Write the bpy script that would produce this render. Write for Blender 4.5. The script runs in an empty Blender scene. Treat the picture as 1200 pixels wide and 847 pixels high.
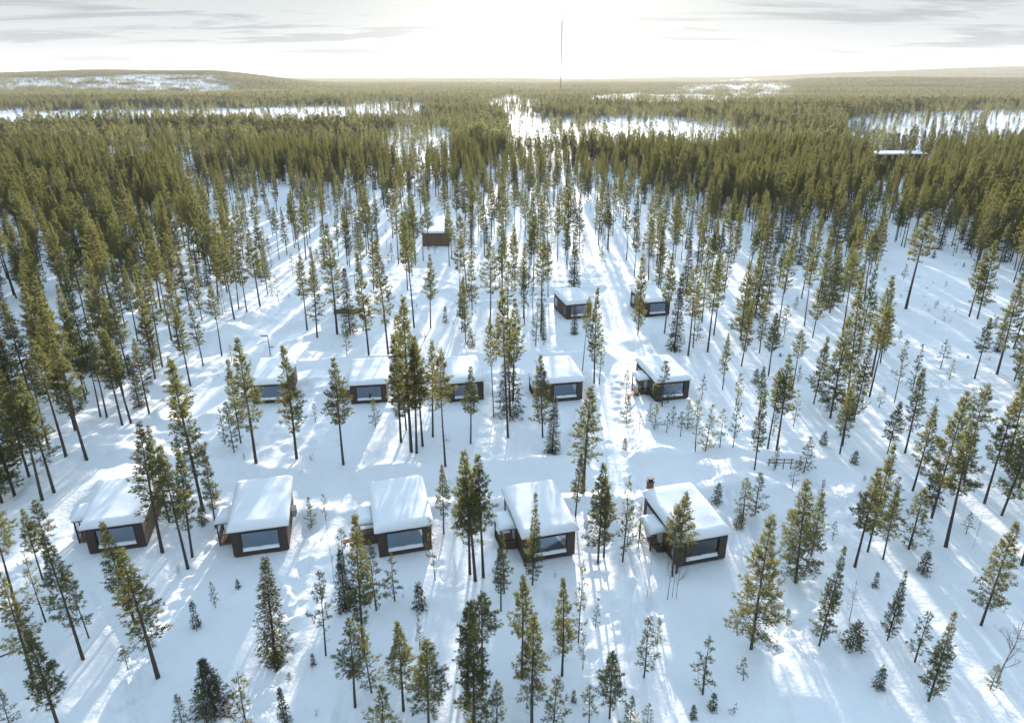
import bpy, math, random
import numpy as np
from mathutils import Vector, Matrix

random.seed(7)
rng = np.random.default_rng(11)
sc = bpy.context.scene
col = sc.collection
R = math.radians

# ------------------------------------------------------------------ camera, sky, sun, exposure
CAM_H, PITCH, FOC = 36.0, R(22.2), 800.0          # focal length in pixels of a 1200 px wide frame
cam_d = bpy.data.cameras.new('camera')
cam_d.sensor_width = 36.0
cam_d.lens = FOC / 1200 * 36
cam_d.clip_start, cam_d.clip_end = 0.5, 60000
cam = bpy.data.objects.new('camera', cam_d)
col.objects.link(cam)
cam.location = (0, 0, CAM_H)
cam.rotation_euler = (math.pi / 2 - PITCH, 0, 0)
sc.camera = cam

SUN_EL, SUN_AZ = R(9.0), R(2.0)
world = bpy.data.worlds.new('World')
sc.world = world
world.use_nodes = True
sun_d = bpy.data.lights.new('sun', 'SUN')
sun_d.energy = 4.2
sun_d.angle = R(0.6)
sun_d.color = (1.0, 0.91, 0.83)
sun = bpy.data.objects.new('sun', sun_d)
col.objects.link(sun)
sun.location = (0, 0, 300)
svec = Vector((math.sin(SUN_AZ) * math.cos(SUN_EL), math.cos(SUN_AZ) * math.cos(SUN_EL), math.sin(SUN_EL)))
sun.rotation_euler = svec.to_track_quat('Z', 'Y').to_euler()

sc.view_settings.view_transform = 'Standard'
sc.view_settings.look = 'None'
sc.view_settings.gamma = 1.0
sc.view_settings.exposure = 1.52
sc.cycles.use_denoising = True
sc.cycles.max_bounces = 6
sc.cycles.diffuse_bounces = 3
sc.cycles.transparent_max_bounces = 8
sc.cycles.volume_bounces = 1


class NB:
    """tiny helper to wire shader nodes"""
    def __init__(s, nt):
        s.nt = nt
        nt.nodes.clear()

    def n(s, typ, **kw):
        nd = s.nt.nodes.new(typ)
        ins = kw.pop('ins', {})
        for k, v in kw.items():
            setattr(nd, k, v)
        for k, v in ins.items():
            if isinstance(v, bpy.types.NodeSocket):
                s.nt.links.new(v, nd.inputs[k])
            else:
                nd.inputs[k].default_value = v
        return nd

    def math(s, op, a, b=0.0, c=0.0):
        return s.n('ShaderNodeMath', operation=op, ins={0: a, 1: b, 2: c}).outputs[0]

    def mix(s, f, a, b):
        m = s.n('ShaderNodeMix', data_type='RGBA')
        for k, v in ((0, f), (6, a), (7, b)):
            if isinstance(v, bpy.types.NodeSocket):
                s.nt.links.new(v, m.inputs[k])
            else:
                m.inputs[k].default_value = v
        return m.outputs[2]

    def ramp(s, f, stops):
        r = s.n('ShaderNodeValToRGB', ins={0: f})
        el = r.color_ramp.elements
        while len(el) < len(stops):
            el.new(0.5)
        for e, (p, c) in zip(el, stops):
            e.position = p
            e.color = c if len(c) == 4 else (*c, 1)
        return r.outputs[0]


# sky: Nishita plus a layer of streaky cloud that covers the whole dome
w = NB(world.node_tree)
sky = w.n('ShaderNodeTexSky', sky_type='NISHITA', sun_disc=False, sun_elevation=SUN_EL, sun_rotation=SUN_AZ,
          altitude=200, air_density=1.0, dust_density=0.4, ozone_density=2.5)
tc = w.n('ShaderNodeTexCoord')
sep = w.n('ShaderNodeSeparateXYZ', ins={0: tc.outputs['Generated']})
zz = w.math('MAXIMUM', w.math('ADD', sep.outputs[2], 0.06), 0.05)
cx = w.math('DIVIDE', sep.outputs[0], zz)
cy = w.math('DIVIDE', sep.outputs[1], zz)
cv = w.n('ShaderNodeCombineXYZ', ins={0: w.math('MULTIPLY', cx, 0.42), 1: w.math('MULTIPLY', cy, 1.25), 2: 3.7})
cn = w.n('ShaderNodeTexNoise', noise_dimensions='3D', ins={'Vector': cv.outputs[0], 'Scale': 1.0, 'Detail': 8.0, 'Roughness': 0.6, 'Distortion': 0.5})
cm = w.ramp(cn.outputs[0], [(0.50, (0, 0, 0)), (0.58, (1, 1, 1))])
cv2 = w.n('ShaderNodeCombineXYZ', ins={0: w.math('MULTIPLY', cx, 0.10), 1: w.math('MULTIPLY', cy, 0.16), 2: 9.1})
cn2 = w.n('ShaderNodeTexNoise', noise_dimensions='3D', ins={'Vector': cv2.outputs[0], 'Scale': 1.0, 'Detail': 3.0, 'Roughness': 0.5})
veil = w.ramp(cn2.outputs[0], [(0.35, (0.0, 0.0, 0.0)), (0.65, (1, 1, 1))])
low = w.n('ShaderNodeMapRange', interpolation_type='SMOOTHSTEP', ins={0: sep.outputs[2], 1: .12, 2: .75, 3: 1.0, 4: 0.0}).outputs[0]
vf = w.math('ADD', w.math('ADD', .62, w.math('MULTIPLY', low, .355)), w.math('MULTIPLY', veil, .012))
vcol = w.mix(low, (2.5, 3.4, 4.35, 1), (1.30, 1.44, 1.50, 1))      # paler and whiter low down
veiled = w.mix(vf, sky.outputs[0], vcol)           # thin pale high veil, densest towards the horizon
dt = w.n('ShaderNodeVectorMath', operation='DOT_PRODUCT', ins={0: tc.outputs['Generated'], 1: tuple(svec)}).outputs['Value']
glow = w.math('POWER', w.math('MAXIMUM', dt, 0.0), 55.0)              # thin cloud lights up round the sun
ccol = w.mix(glow, (.72, .88, .96, 1), (2.5, 2.45, 2.3, 1))
veiled = w.mix(w.math('MULTIPLY', glow, .8), veiled, (2.6, 2.55, 2.42, 1))
clouded = w.mix(w.math('MULTIPLY', cm, 0.8), veiled, ccol)   # grey-blue bars
bg = w.n('ShaderNodeBackground', ins={'Color': clouded, 'Strength': 0.15})
w.n('ShaderNodeOutputWorld', ins={'Surface': bg.outputs[0]})


# ------------------------------------------------------------------ picture <-> ground
def pix_dir(px, py):
    u, v = (px - 600) / FOC, (py - 423.5) / FOC
    return (u, math.cos(PITCH) - v * math.sin(PITCH), -math.sin(PITCH) - v * math.cos(PITCH))


def G(px, py):
    d = pix_dir(px, py)
    t = CAM_H / max(1e-4, -d[2])
    return d[0] * t, d[1] * t


def to_pix(x, y, z=0.0):
    dz = z - CAM_H
    f = y * math.cos(PITCH) - dz * math.sin(PITCH)
    up = y * math.sin(PITCH) + dz * math.cos(PITCH)
    return 600 + FOC * x / f, 423.5 - FOC * up / f


def to_pix_np(x, y):
    f = y * math.cos(PITCH) + CAM_H * math.sin(PITCH)
    up = y * math.sin(PITCH) - CAM_H * math.cos(PITCH)
    return 600 + FOC * x / f, 423.5 - FOC * up / f


def height_at(bx, by, ty):
    """metres tall: a thing standing at base pixel (bx, by) whose top is at picture row ty"""
    y = G(bx, by)[1]
    d = pix_dir(bx, ty)
    return CAM_H + y * d[2] / d[1]


def inside(px, py, poly):
    """numpy point in polygon"""
    px = np.asarray(px, float)
    py = np.asarray(py, float)
    r = np.zeros(px.shape, bool)
    n = len(poly)
    for i in range(n):
        x0, y0 = poly[i]
        x1, y1 = poly[(i + 1) % n]
        if y0 == y1:
            continue
        c = ((y0 > py) != (y1 > py)) & (px < (x1 - x0) * (py - y0) / (y1 - y0) + x0)
        r ^= c
    return r


# ------------------------------------------------------------------ terrain
def _h(ix, iy, s):
    v = np.sin(ix * 127.1 + iy * 311.7 + s * 74.7) * 43758.5453
    return v - np.floor(v)


def vnoise(x, y, s=0):
    ix, iy = np.floor(x), np.floor(y)
    fx, fy = x - ix, y - iy
    fx = fx * fx * (3 - 2 * fx)
    fy = fy * fy * (3 - 2 * fy)
    a, b = _h(ix, iy, s), _h(ix + 1, iy, s)
    c, d = _h(ix, iy + 1, s), _h(ix + 1, iy + 1, s)
    return (a + (b - a) * fx) * (1 - fy) + (c + (d - c) * fx) * fy - 0.5


def sstep(a, b, x):
    t = np.clip((x - a) / (b - a), 0, 1)
    return t * t * (3 - 2 * t)


def seg_dist(x, y, pts):
    best = np.full(np.shape(x), 1e9)
    for (x0, y0), (x1, y1) in zip(pts[:-1], pts[1:]):
        dx, dy = x1 - x0, y1 - y0
        t = np.clip(((x - x0) * dx + (y - y0) * dy) / (dx * dx + dy * dy), 0, 1)
        best = np.minimum(best, np.hypot(x - x0 - t * dx, y - y0 - t * dy))
    return best


ROADS = [  # ploughed lanes: picture points, half width
    ([(20, 640), (110, 545), (200, 560), (350, 578), (470, 572), (600, 566), (720, 562), (840, 552), (960, 560)], 2.0),
    ([(225, 480), (290, 440), (400, 432), (520, 430), (600, 427), (700, 428), (760, 440)], 2.0),
    ([(712, 540), (724, 470), (730, 420), (728, 370), (722, 320), (700, 300)], 2.2),
    ([(330, 395), (400, 372), (520, 352), (640, 344), (720, 340), (800, 335)], 1.8),
    ([(520, 420), (512, 380), (520, 345)], 1.6),
    ([(560, 252), (660, 251), (770, 252), (840, 262)], 3.0),
    ([(215, 440), (290, 400), (380, 335), (440, 310)], 2.2),
]
ROADS_W = [([G(*p) for p in pts], hw) for pts, hw in ROADS]
TRENCH = [([(882, 748), (905, 765), (905, 800), (925, 860)], .35), ([(700, 470), (706, 520), (712, 560)], .3),
          ([(740, 690), (735, 740), (742, 800)], .3), ([(360, 660), (335, 720), (320, 800)], .3)]
for ax_, ay_, bx__, by__ in ((640, 690, 600, 847), (690, 600, 760, 720), (520, 560, 520, 690), (240, 600, 330, 720), (900, 700, 850, 580), (1000, 620, 940, 560), (700, 640, 735, 560), (420, 700, 395, 847), (110, 690, 160, 847)):
    for off in (0, 9):
        TRENCH.append(([(ax_ + off, ay_), ((ax_ + bx__) / 2 + 14 + off, (ay_ + by__) / 2 - 6), (bx__ + off * 1.3, by__)], .2))
TRENCH_W = [([G(*p) for p in pts], hw) for pts, hw in TRENCH]
TROD = [[(420, 640), (425, 580)], [(590, 640), (588, 575)], [(748, 640), (752, 572), (730, 500), (722, 440)], [(252, 640), (265, 590)], [(95, 640), (125, 580)],
        [(740, 640), (705, 690), (735, 760)], [(640, 480), (690, 500), (712, 520)], [(760, 472), (735, 500)], [(530, 690), (500, 640), (430, 650)], [(350, 660), (340, 720), (300, 840)],
        [(200, 640), (215, 690), (130, 840)], [(690, 640), (700, 720), (680, 847)], [(905, 760), (960, 700), (900, 600)], [(395, 480), (410, 560)], [(575, 490), (560, 560)]]
TROD_W = [[G(*p) for p in q] for q in TROD]
MOUNDS = [(270, 392, 4.5, 1.1), (235, 432, 4, .8), (305, 372, 4, .9), (770, 540, 3, .6), (850, 548, 4, 1.0), (880, 565, 3.2, .7),
          (700, 520, 2.5, .5), (660, 505, 2.5, .4), (760, 652, 2.2, .5), (735, 690, 2.5, .6), (160, 560, 3.0, .6), (130, 575, 2.5, .5),
          (500, 262, 7, 1.6), (560, 420, 2.5, .5), (640, 425, 2, .4), (930, 800, 3.0, .45), (700, 415, 2.5, .6), (745, 400, 2.5, .5),
          (410, 395, 3, .7), (225, 612, 2.0, .4), (390, 650, 2.5, .35), (520, 690, 2.5, .4), (600, 655, 2.0, .3), (810, 690, 2.5, .35)]
MOUNDS_W = [(*G(a, b), s, h) for a, b, s, h in MOUNDS]
PADS = []      # cabin sites, levelled: filled in before the ground is meshed


def far_hills(x, y):
    d = np.hypot(x, y)
    z = 26 * sstep(1300, 5200, y)
    # snowy-faced hill on the left
    a = x / np.maximum(y, 1)
    hl = sstep(1950, 3100, y) * np.exp(-((y - 3300) / 1500) ** 2 * (y > 3300))
    prof = sstep(-0.21, -0.42, a) * (0.92 + 0.14 * np.exp(-((a + 0.52) / 0.10) ** 2) - 0.10 * sstep(-0.55, -0.75, a))
    z = z + 62 * hl * prof
    # wooded ridge on the right, and the far blue fell behind it
    z = z + 36 * np.exp(-((y - 3600) / 1100) ** 2) * sstep(0.22, 0.55, a)
    z = z + 150 * np.exp(-((y - 8200) / 1500) ** 2) * sstep(0.12, 0.85, a)
    z = z + 45 * np.exp(-((y - 9000) / 1500) ** 2)
    z = z + 14 * vnoise(x / 900, y / 900, 5) * sstep(700, 2500, d)
    return z


def terrain(x, y):
    x = np.asarray(x, float)
    y = np.asarray(y, float)
    d = np.hypot(x, y)
    near = 1 - sstep(160, 330, d)
    z = 0.7 * vnoise(x / 26, y / 26, 1) + 0.26 * vnoise(x / 9 + 3, y / 9, 2)
    fine = 0.24 * vnoise(x / 2.7, y / 3.4, 3) + 0.19 * vnoise(x / 1.1, y / 1.2, 4) + 0.12 * vnoise(x / .6, y / .7, 8)
    rough = 0.55 + 1.0 * sstep(-.05, .3, vnoise(x / 13, y / 13, 9))
    z = z + fine * rough * near
    flat = np.zeros(x.shape)
    berm = np.zeros(x.shape)
    for pts, hw in ROADS_W:
        dd = seg_dist(x, y, pts)
        flat = np.maximum(flat, 1 - sstep(hw * .75, hw * 1.35, dd))
        berm = np.maximum(berm, np.exp(-((dd - hw * 1.75) / (hw * .42)) ** 2))
    lumps = 0.6 + 0.9 * vnoise(x / 2.2, y / 2.2, 12)
    z = z + near * berm * 0.55 * lumps
    z = z * (1 - .85 * flat * near) - .22 * flat * near + .04 * fine * flat
    for pts, hw in TRENCH_W:
        dd = seg_dist(x, y, pts)
        z = z - .32 * np.exp(-(dd / hw) ** 2) + .10 * np.exp(-((dd - 2.0 * hw) / hw) ** 2)
    if np.min(y) < 120:
        tr = np.zeros(x.shape)
        for q in TROD_W:
            tr = np.maximum(tr, np.exp(-(seg_dist(x, y, q) / 1.0) ** 2))
        z = z + tr * (.34 * vnoise(x / .62, y / .62, 17) + .20 * vnoise(x / .33, y / .36, 18) - .10)
    for mx, my, s, h in MOUNDS_W:
        r2 = ((x - mx) ** 2 + ((y - my) * .9) ** 2) / (s * s)
        z = z + h * np.exp(-r2 ** 1.4) * (1 + .5 * vnoise(x / 1.6, y / 1.6, 6))
    for cx_, cy_, rot, hw_, hl_, lz in PADS:
        lx = (x - cx_) * math.cos(rot) + (y - cy_) * math.sin(rot)
        ly = -(x - cx_) * math.sin(rot) + (y - cy_) * math.cos(rot)
        q = np.maximum(np.abs(lx) - hw_, np.abs(ly) - hl_)
        k = 1 - sstep(-.2, 2.2, q)
        z = z * (1 - k) + k * (lz + .10 * vnoise(x / 1.3, y / 1.3, 15))
    return z + far_hills(x, y)


def TZ(x, y):
    return float(terrain(np.array([x]), np.array([y]))[0])


# ------------------------------------------------------------------ materials
def mat(name):
    m = bpy.data.materials.new(name)
    m.use_nodes = True
    return m, NB(m.node_tree)


def simple(name, color, rough=0.6, vary=0.25, scale=6.0, bump=0.0, metallic=0.0, stretch=(1, 1, 1)):
    m, b = mat(name)
    t = b.n('ShaderNodeTexCoord')
    mp = b.n('ShaderNodeMapping', ins={'Vector': t.outputs['Object'], 'Scale': stretch})
    nz = b.n('ShaderNodeTexNoise', ins={'Vector': mp.outputs[0], 'Scale': scale, 'Detail': 5.0, 'Roughness': .6})
    lo = tuple(c * (1 - vary) for c in color)
    hi = tuple(min(1, c * (1 + vary)) for c in color)
    c = b.ramp(nz.outputs[0], [(.3, lo), (.7, hi)])
    p = b.n('ShaderNodeBsdfPrincipled', ins={'Base Color': c, 'Roughness': rough, 'Metallic': metallic})
    if bump:
        bp = b.n('ShaderNodeBump', ins={'Height': nz.outputs[0], 'Strength': bump, 'Distance': .02})
        b.nt.links.new(bp.outputs[0], p.inputs['Normal'])
    b.n('ShaderNodeOutputMaterial', ins={'Surface': p.outputs[0]})
    return m


def snow_material(name='snow', bump=.55, speck_amount=.35):
    m, b = mat(name)
    t = b.n('ShaderNodeTexCoord')
    n1 = b.n('ShaderNodeTexNoise', ins={'Vector': t.outputs['Object'], 'Scale': .35, 'Detail': 6.0, 'Roughness': .6})
    n2 = b.n('ShaderNodeTexNoise', ins={'Vector': t.outputs['Object'], 'Scale': 2.6, 'Detail': 7.0, 'Roughness': .62})
    c = b.ramp(n1.outputs[0], [(.3, (.84, .86, .88)), (.7, (.90, .905, .91))])
    # specks of bark and needle litter blown on to the snow
    sp = b.n('ShaderNodeTexNoise', ins={'Vector': t.outputs['Object'], 'Scale': 9.0, 'Detail': 2.0, 'Roughness': .5})
    speck = b.math('MULTIPLY', b.ramp(sp.outputs[0], [(.70, (0, 0, 0)), (.76, (1, 1, 1))]), speck_amount)
    c = b.mix(speck, c, (.45, .42, .38, 1))
    bp = b.n('ShaderNodeBump', ins={'Height': n2.outputs[0], 'Strength': bump, 'Distance': .16})
    p = b.n('ShaderNodeBsdfPrincipled', ins={'Base Color': c, 'Roughness': .8, 'Normal': bp.outputs[0], 'Specular IOR Level': .1})
    b.n('ShaderNodeOutputMaterial', ins={'Surface': p.outputs[0]})
    return m


def foliage_material(name, dark, light, trans, tfac):
    m, b = mat(name)
    t = b.n('ShaderNodeTexCoord')
    oi = b.n('ShaderNodeObjectInfo')
    nz = b.n('ShaderNodeTexNoise', ins={'Vector': t.outputs['Object'], 'Scale': 1.1, 'Detail': 4.0, 'Roughness': .65})
    ge = b.n('ShaderNodeNewGeometry')
    nw = b.n('ShaderNodeTexNoise', ins={'Vector': ge.outputs['Position'], 'Scale': .008, 'Detail': 4.0})
    nzz = b.math('ADD', nz.outputs[0], b.math('MULTIPLY', b.math('SUBTRACT', nw.outputs[0], .5), 1.5))
    f = b.math('ADD', b.math('MULTIPLY', nzz, .75), b.math('MULTIPLY', b.math('SUBTRACT', oi.outputs['Random'], .3), .6))
    c = b.ramp(f, [(.30, dark), (.78, light)])
    ct = b.mix(b.math('MULTIPLY', oi.outputs['Random'], .5), (*trans, 1), (trans[0] * 1.12, trans[1] * .92, trans[2] * .9, 1))
    d = b.n('ShaderNodeBsdfPrincipled', ins={'Base Color': c, 'Roughness': .55, 'Specular IOR Level': .3})
    tr = b.n('ShaderNodeBsdfTranslucent', ins={'Color': ct})
    mx = b.n('ShaderNodeMixShader', ins={0: tfac, 1: d.outputs[0], 2: tr.outputs[0]})
    b.n('ShaderNodeOutputMaterial', ins={'Surface': mx.outputs[0]})
    return m


def pine_bark_material():
    """grey-brown plates low down, the orange flaky bark of a Scots pine higher up the stem"""
    m, b = mat('pine_bark')
    t = b.n('ShaderNodeTexCoord')
    sp = b.n('ShaderNodeSeparateXYZ', ins={0: t.outputs['Object']})
    mp = b.n('ShaderNodeMapping', ins={'Vector': t.outputs['Object'], 'Scale': (6, 6, 1.6)})
    nz = b.n('ShaderNodeTexNoise', ins={'Vector': mp.outputs[0], 'Scale': 2.0, 'Detail': 5.0})
    f = b.math('ADD', b.math('MULTIPLY', sp.outputs[2], .075), b.math('MULTIPLY', b.math('SUBTRACT', nz.outputs[0], .5), .7))
    c = b.ramp(f, [(.20, (.060, .048, .040)), (.45, (.115, .075, .050)), (.85, (.24, .125, .060))])
    p = b.n('ShaderNodeBsdfPrincipled', ins={'Base Color': c, 'Roughness': .85})
    b.n('ShaderNodeOutputMaterial', ins={'Surface': p.outputs[0]})
    return m


def glass_material():
    m, b = mat('window_glass')
    lw = b.n('ShaderNodeFresnel', ins={'IOR': 1.52})
    g = b.n('ShaderNodeBsdfGlossy', ins={'Color': (.95, .97, 1, 1), 'Roughness': .015})
    t = b.n('ShaderNodeBsdfTransparent', ins={'Color': (.80, .86, .90, 1)})
    f = b.math('ADD', b.math('MULTIPLY', lw.outputs[0], 1.0), .05)
    mx = b.n('ShaderNodeMixShader', ins={0: f, 1: t.outputs[0], 2: g.outputs[0]})
    b.n('ShaderNodeOutputMaterial', ins={'Surface': mx.outputs[0]})
    return m


def birch_material():
    m, b = mat('birch_bark')
    t = b.n('ShaderNodeTexCoord')
    mp = b.n('ShaderNodeMapping', ins={'Vector': t.outputs['Object'], 'Scale': (3, 3, 7)})
    nz = b.n('ShaderNodeTexNoise', ins={'Vector': mp.outputs[0], 'Scale': 2.2, 'Detail': 4.0})
    c = b.ramp(nz.outputs[0], [(.38, (.07, .06, .055)), (.52, (.26, .23, .21)), (.7, (.40, .37, .34))])
    p = b.n('ShaderNodeBsdfPrincipled', ins={'Base Color': c, 'Roughness': .8})
    b.n('ShaderNodeOutputMaterial', ins={'Surface': p.outputs[0]})
    return m


M = {
    'snow': snow_material(),
    'roof_snow': snow_material('settled_roof_snow', .12, .1),
    'wood': simple('dark_stained_boards', (.060, .037, .026), .6, .45, 3.0, .15, stretch=(1, 1, 9)),
    'wood_light': simple('weathered_boards', (.16, .095, .060), .7, .35, 3.0, .15, stretch=(1, 1, 9)),
    'black': simple('black_metal', (.018, .018, .020), .45, .2, 8),
    'grey': simple('grey_panel', (.34, .35, .36), .6, .12, 4),
    'blind': simple('blue_grey_blind', (.24, .31, .39), .85, .15, 1.5, stretch=(1, 1, .3)),
    'linen': simple('white_linen', (.80, .81, .82), .85, .06, 3),
    'floor': simple('interior_floor', (.16, .11, .075), .6, .25, 3),
    'glass': glass_material(),
    'rust': simple('rust_brown_metal', (.20, .075, .040), .7, .35, 5),
    'orange': simple('orange_plank', (.25, .075, .03), .7, .25, 5),
    'steel': simple('galvanised_steel', (.30, .31, .32), .5, .15, 5, metallic=.6),
    'bark': pine_bark_material(),
    'spruce_bark': simple('spruce_bark', (.055, .045, .038), .9, .35, 5, stretch=(4, 4, 1)),
    'birch': birch_material(),
    'twig': simple('bare_twigs', (.085, .060, .048), .85, .3, 5),
    'pine': foliage_material('pine_needles', (.012, .021, .017), (.054, .068, .032), (.275, .29, .085), .44),
    'spruce': foliage_material('spruce_needles', (.022, .034, .020), (.062, .075, .030), (.15, .15, .045), .32),
    'far_spruce': foliage_material('far_spruce_needles', (.018, .028, .018), (.055, .068, .030), (.14, .15, .05), .35),
    'far_birch': foliage_material('far_birch_twigs', (.08, .062, .050), (.17, .135, .105), (.20, .16, .12), .3),
    'far': foliage_material('far_needles', (.014, .024, .014), (.072, .086, .044), (.30, .315, .12), .46),
}


# ------------------------------------------------------------------ mesh helpers
class MB:
    def __init__(s):
        s.v, s.f, s.mi = [], [], []

    def box(s, x0, x1, y0, y1, z0, z1, top_dz=(0, 0, 0, 0), m=0):
        k = len(s.v)
        s.v += [(x0, y0, z0), (x1, y0, z0), (x1, y1, z0), (x0, y1, z0),
                (x0, y0, z1 + top_dz[0]), (x1, y0, z1 + top_dz[1]), (x1, y1, z1 + top_dz[2]), (x0, y1, z1 + top_dz[3])]
        for q in ((0, 3, 2, 1), (4, 5, 6, 7), (0, 1, 5, 4), (1, 2, 6, 5), (2, 3, 7, 6), (3, 0, 4, 7)):
            s.f.append(tuple(k + i for i in q))
            s.mi.append(m)

    def tube(s, pts, rad, n=5, m=0, cap=True):
        k0 = len(s.v)
        prev = None
        for i, p in enumerate(pts):
            p = Vector(p)
            a = Vector(pts[max(0, i - 1)])
            b = Vector(pts[min(len(pts) - 1, i + 1)])
            t = (b - a)
            if t.length < 1e-9:
                t = Vector((0, 0, 1))
            t.normalize()
            if prev is None:
                prev = t.orthogonal().normalized()
            u = (prev - t * prev.dot(t))
            u = u.normalized() if u.length > 1e-6 else t.orthogonal().normalized()
            prev = u
            w_ = t.cross(u)
            for j in range(n):
                an = 2 * math.pi * j / n
                s.v.append(tuple(p + (u * math.cos(an) + w_ * math.sin(an)) * rad[i]))
        for i in range(len(pts) - 1):
            for j in range(n):
                a0 = k0 + i * n + j
                a1 = k0 + i * n + (j + 1) % n
                s.f.append((a0, a1, a1 + n, a0 + n))
                s.mi.append(m)
        if cap:
            s.f.append(tuple(k0 + (len(pts) - 1) * n + j for j in range(n)))
            s.mi.append(m)
            s.f.append(tuple(k0 + j for j in reversed(range(n))))
            s.mi.append(m)

    def tri(s, a, b, c, m=0):
        k = len(s.v)
        s.v += [tuple(a), tuple(b), tuple(c)]
        s.f.append((k, k + 1, k + 2))
        s.mi.append(m)

    def mesh(s, name, mats, smooth=False):
        me = bpy.data.meshes.new(name)
        me.from_pydata(s.v, [], s.f)
        for m in mats if isinstance(mats, (list, tuple)) else [mats]:
            me.materials.append(m)
        if len(me.materials) > 1:
            me.polygons.foreach_set('material_index', s.mi)
        if smooth:
            me.polygons.foreach_set('use_smooth', [True] * len(me.polygons))
        me.update()
        return me

    def build(s, name, mats, parent=None, smooth=False):
        return link(name, s.mesh(name, mats, smooth), parent)


def link(name, data, parent=None, loc=None):
    o = bpy.data.objects.new(name, data)
    col.objects.link(o)
    if parent is not None:
        o.parent = parent
    if loc is not None:
        o.location = loc
    return o


def tag(o, label=None, cat=None, group=None, kind=None):
    for k, v in (('label', label), ('category', cat), ('group', group), ('kind', kind)):
        if v:
            o[k] = v
    return o


def thing(name, loc, rz=0.0, label=None, cat=None, group=None):
    o = link(name, None, None, loc)
    o.rotation_euler = (0, 0, rz)
    o.empty_display_size = .5
    return tag(o, label, cat, group)


def copy_tree(o, parent=None):
    c = o.copy()
    col.objects.link(c)
    if parent is not None:
        c.parent = parent
    for ch in list(o.children):
        copy_tree(ch, c)
    return c


# ------------------------------------------------------------------ cabins
CW, CL, CH0, CH1 = 4.3, 6.3, 2.62, 3.0     # width, length, front and rear wall height
ROT = R(14.5)
CABINS = [  # name key, front-left base pixel, rotation, options
    ('f1', (106, 650), R(14), 'low snow-roofed cabin at the left end of the front row, sunlit right wall', {}),
    ('f2', (275, 654), R(13), 'snow-roofed brown cabin, second from the left in the front row', {'heat': 1}),
    ('f3', (445, 654), R(15), 'snow-roofed brown cabin in the middle of the front row of five', {'plank': 1}),
    ('f4', (614, 661), R(15), 'snow-roofed brown cabin, fourth from the left in the front row', {}),
    ('f5', (793, 665), R(15), 'snow-roofed brown cabin with a chimney at the right end of the front row', {'chimney': 1}),
    ('s1', (297, 474), R(8), 'snow-roofed cabin at the left end of the second row, behind two pines', {'bare': 1}),
    ('s2', (412, 474), R(8), 'snow-roofed cabin, second from the left in the second row, dark object in window', {'bare': 1, 'ornament': 1}),
    ('s3', (526, 472), R(12), 'snow-roofed cabin in the middle of the second row, left of the big spruce', {'bare': 1}),
    ('s4', (642, 472), R(11), 'snow-roofed cabin, fourth from the left in the second row, right of the big spruce', {'bare': 1}),
    ('s5', (768, 471), R(13), 'snow-roofed cabin with side porch at the right end of the second row', {'plank': 1, 'slit': 1}),
    ('t1', (664, 375), R(16), 'smaller-looking snow-roofed cabin left of the ploughed path in the third row', {'bare': 1}),
    ('t2', (756, 372), R(14), 'snow-roofed cabin right of the ploughed path, partly behind a pine, third row', {'bare': 1}),
    ('t0', (392, 374), R(4), 'snow-covered cabin deep in drifts behind the second row, only its wall edge showing', {'bare': 1, 'deep': 1, 'flue': 1}),
]
SITE = {}
for key, p, rot, lab, opt in CABINS:
    x, y = G(*p)
    fx, fy = math.cos(rot), math.sin(rot)
    cxm, cym = x + fx * CW / 2, y + fy * CW / 2                       # middle of the front wall
    SITE[key] = (cxm, cym, rot, lab, opt)
    mx_, my_ = cxm - fy * CL / 2, cym + fx * CL / 2
    PADS.append((mx_, my_, rot, CW / 2, CL / 2, 0.0 if not opt.get('deep') else .9))


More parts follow.
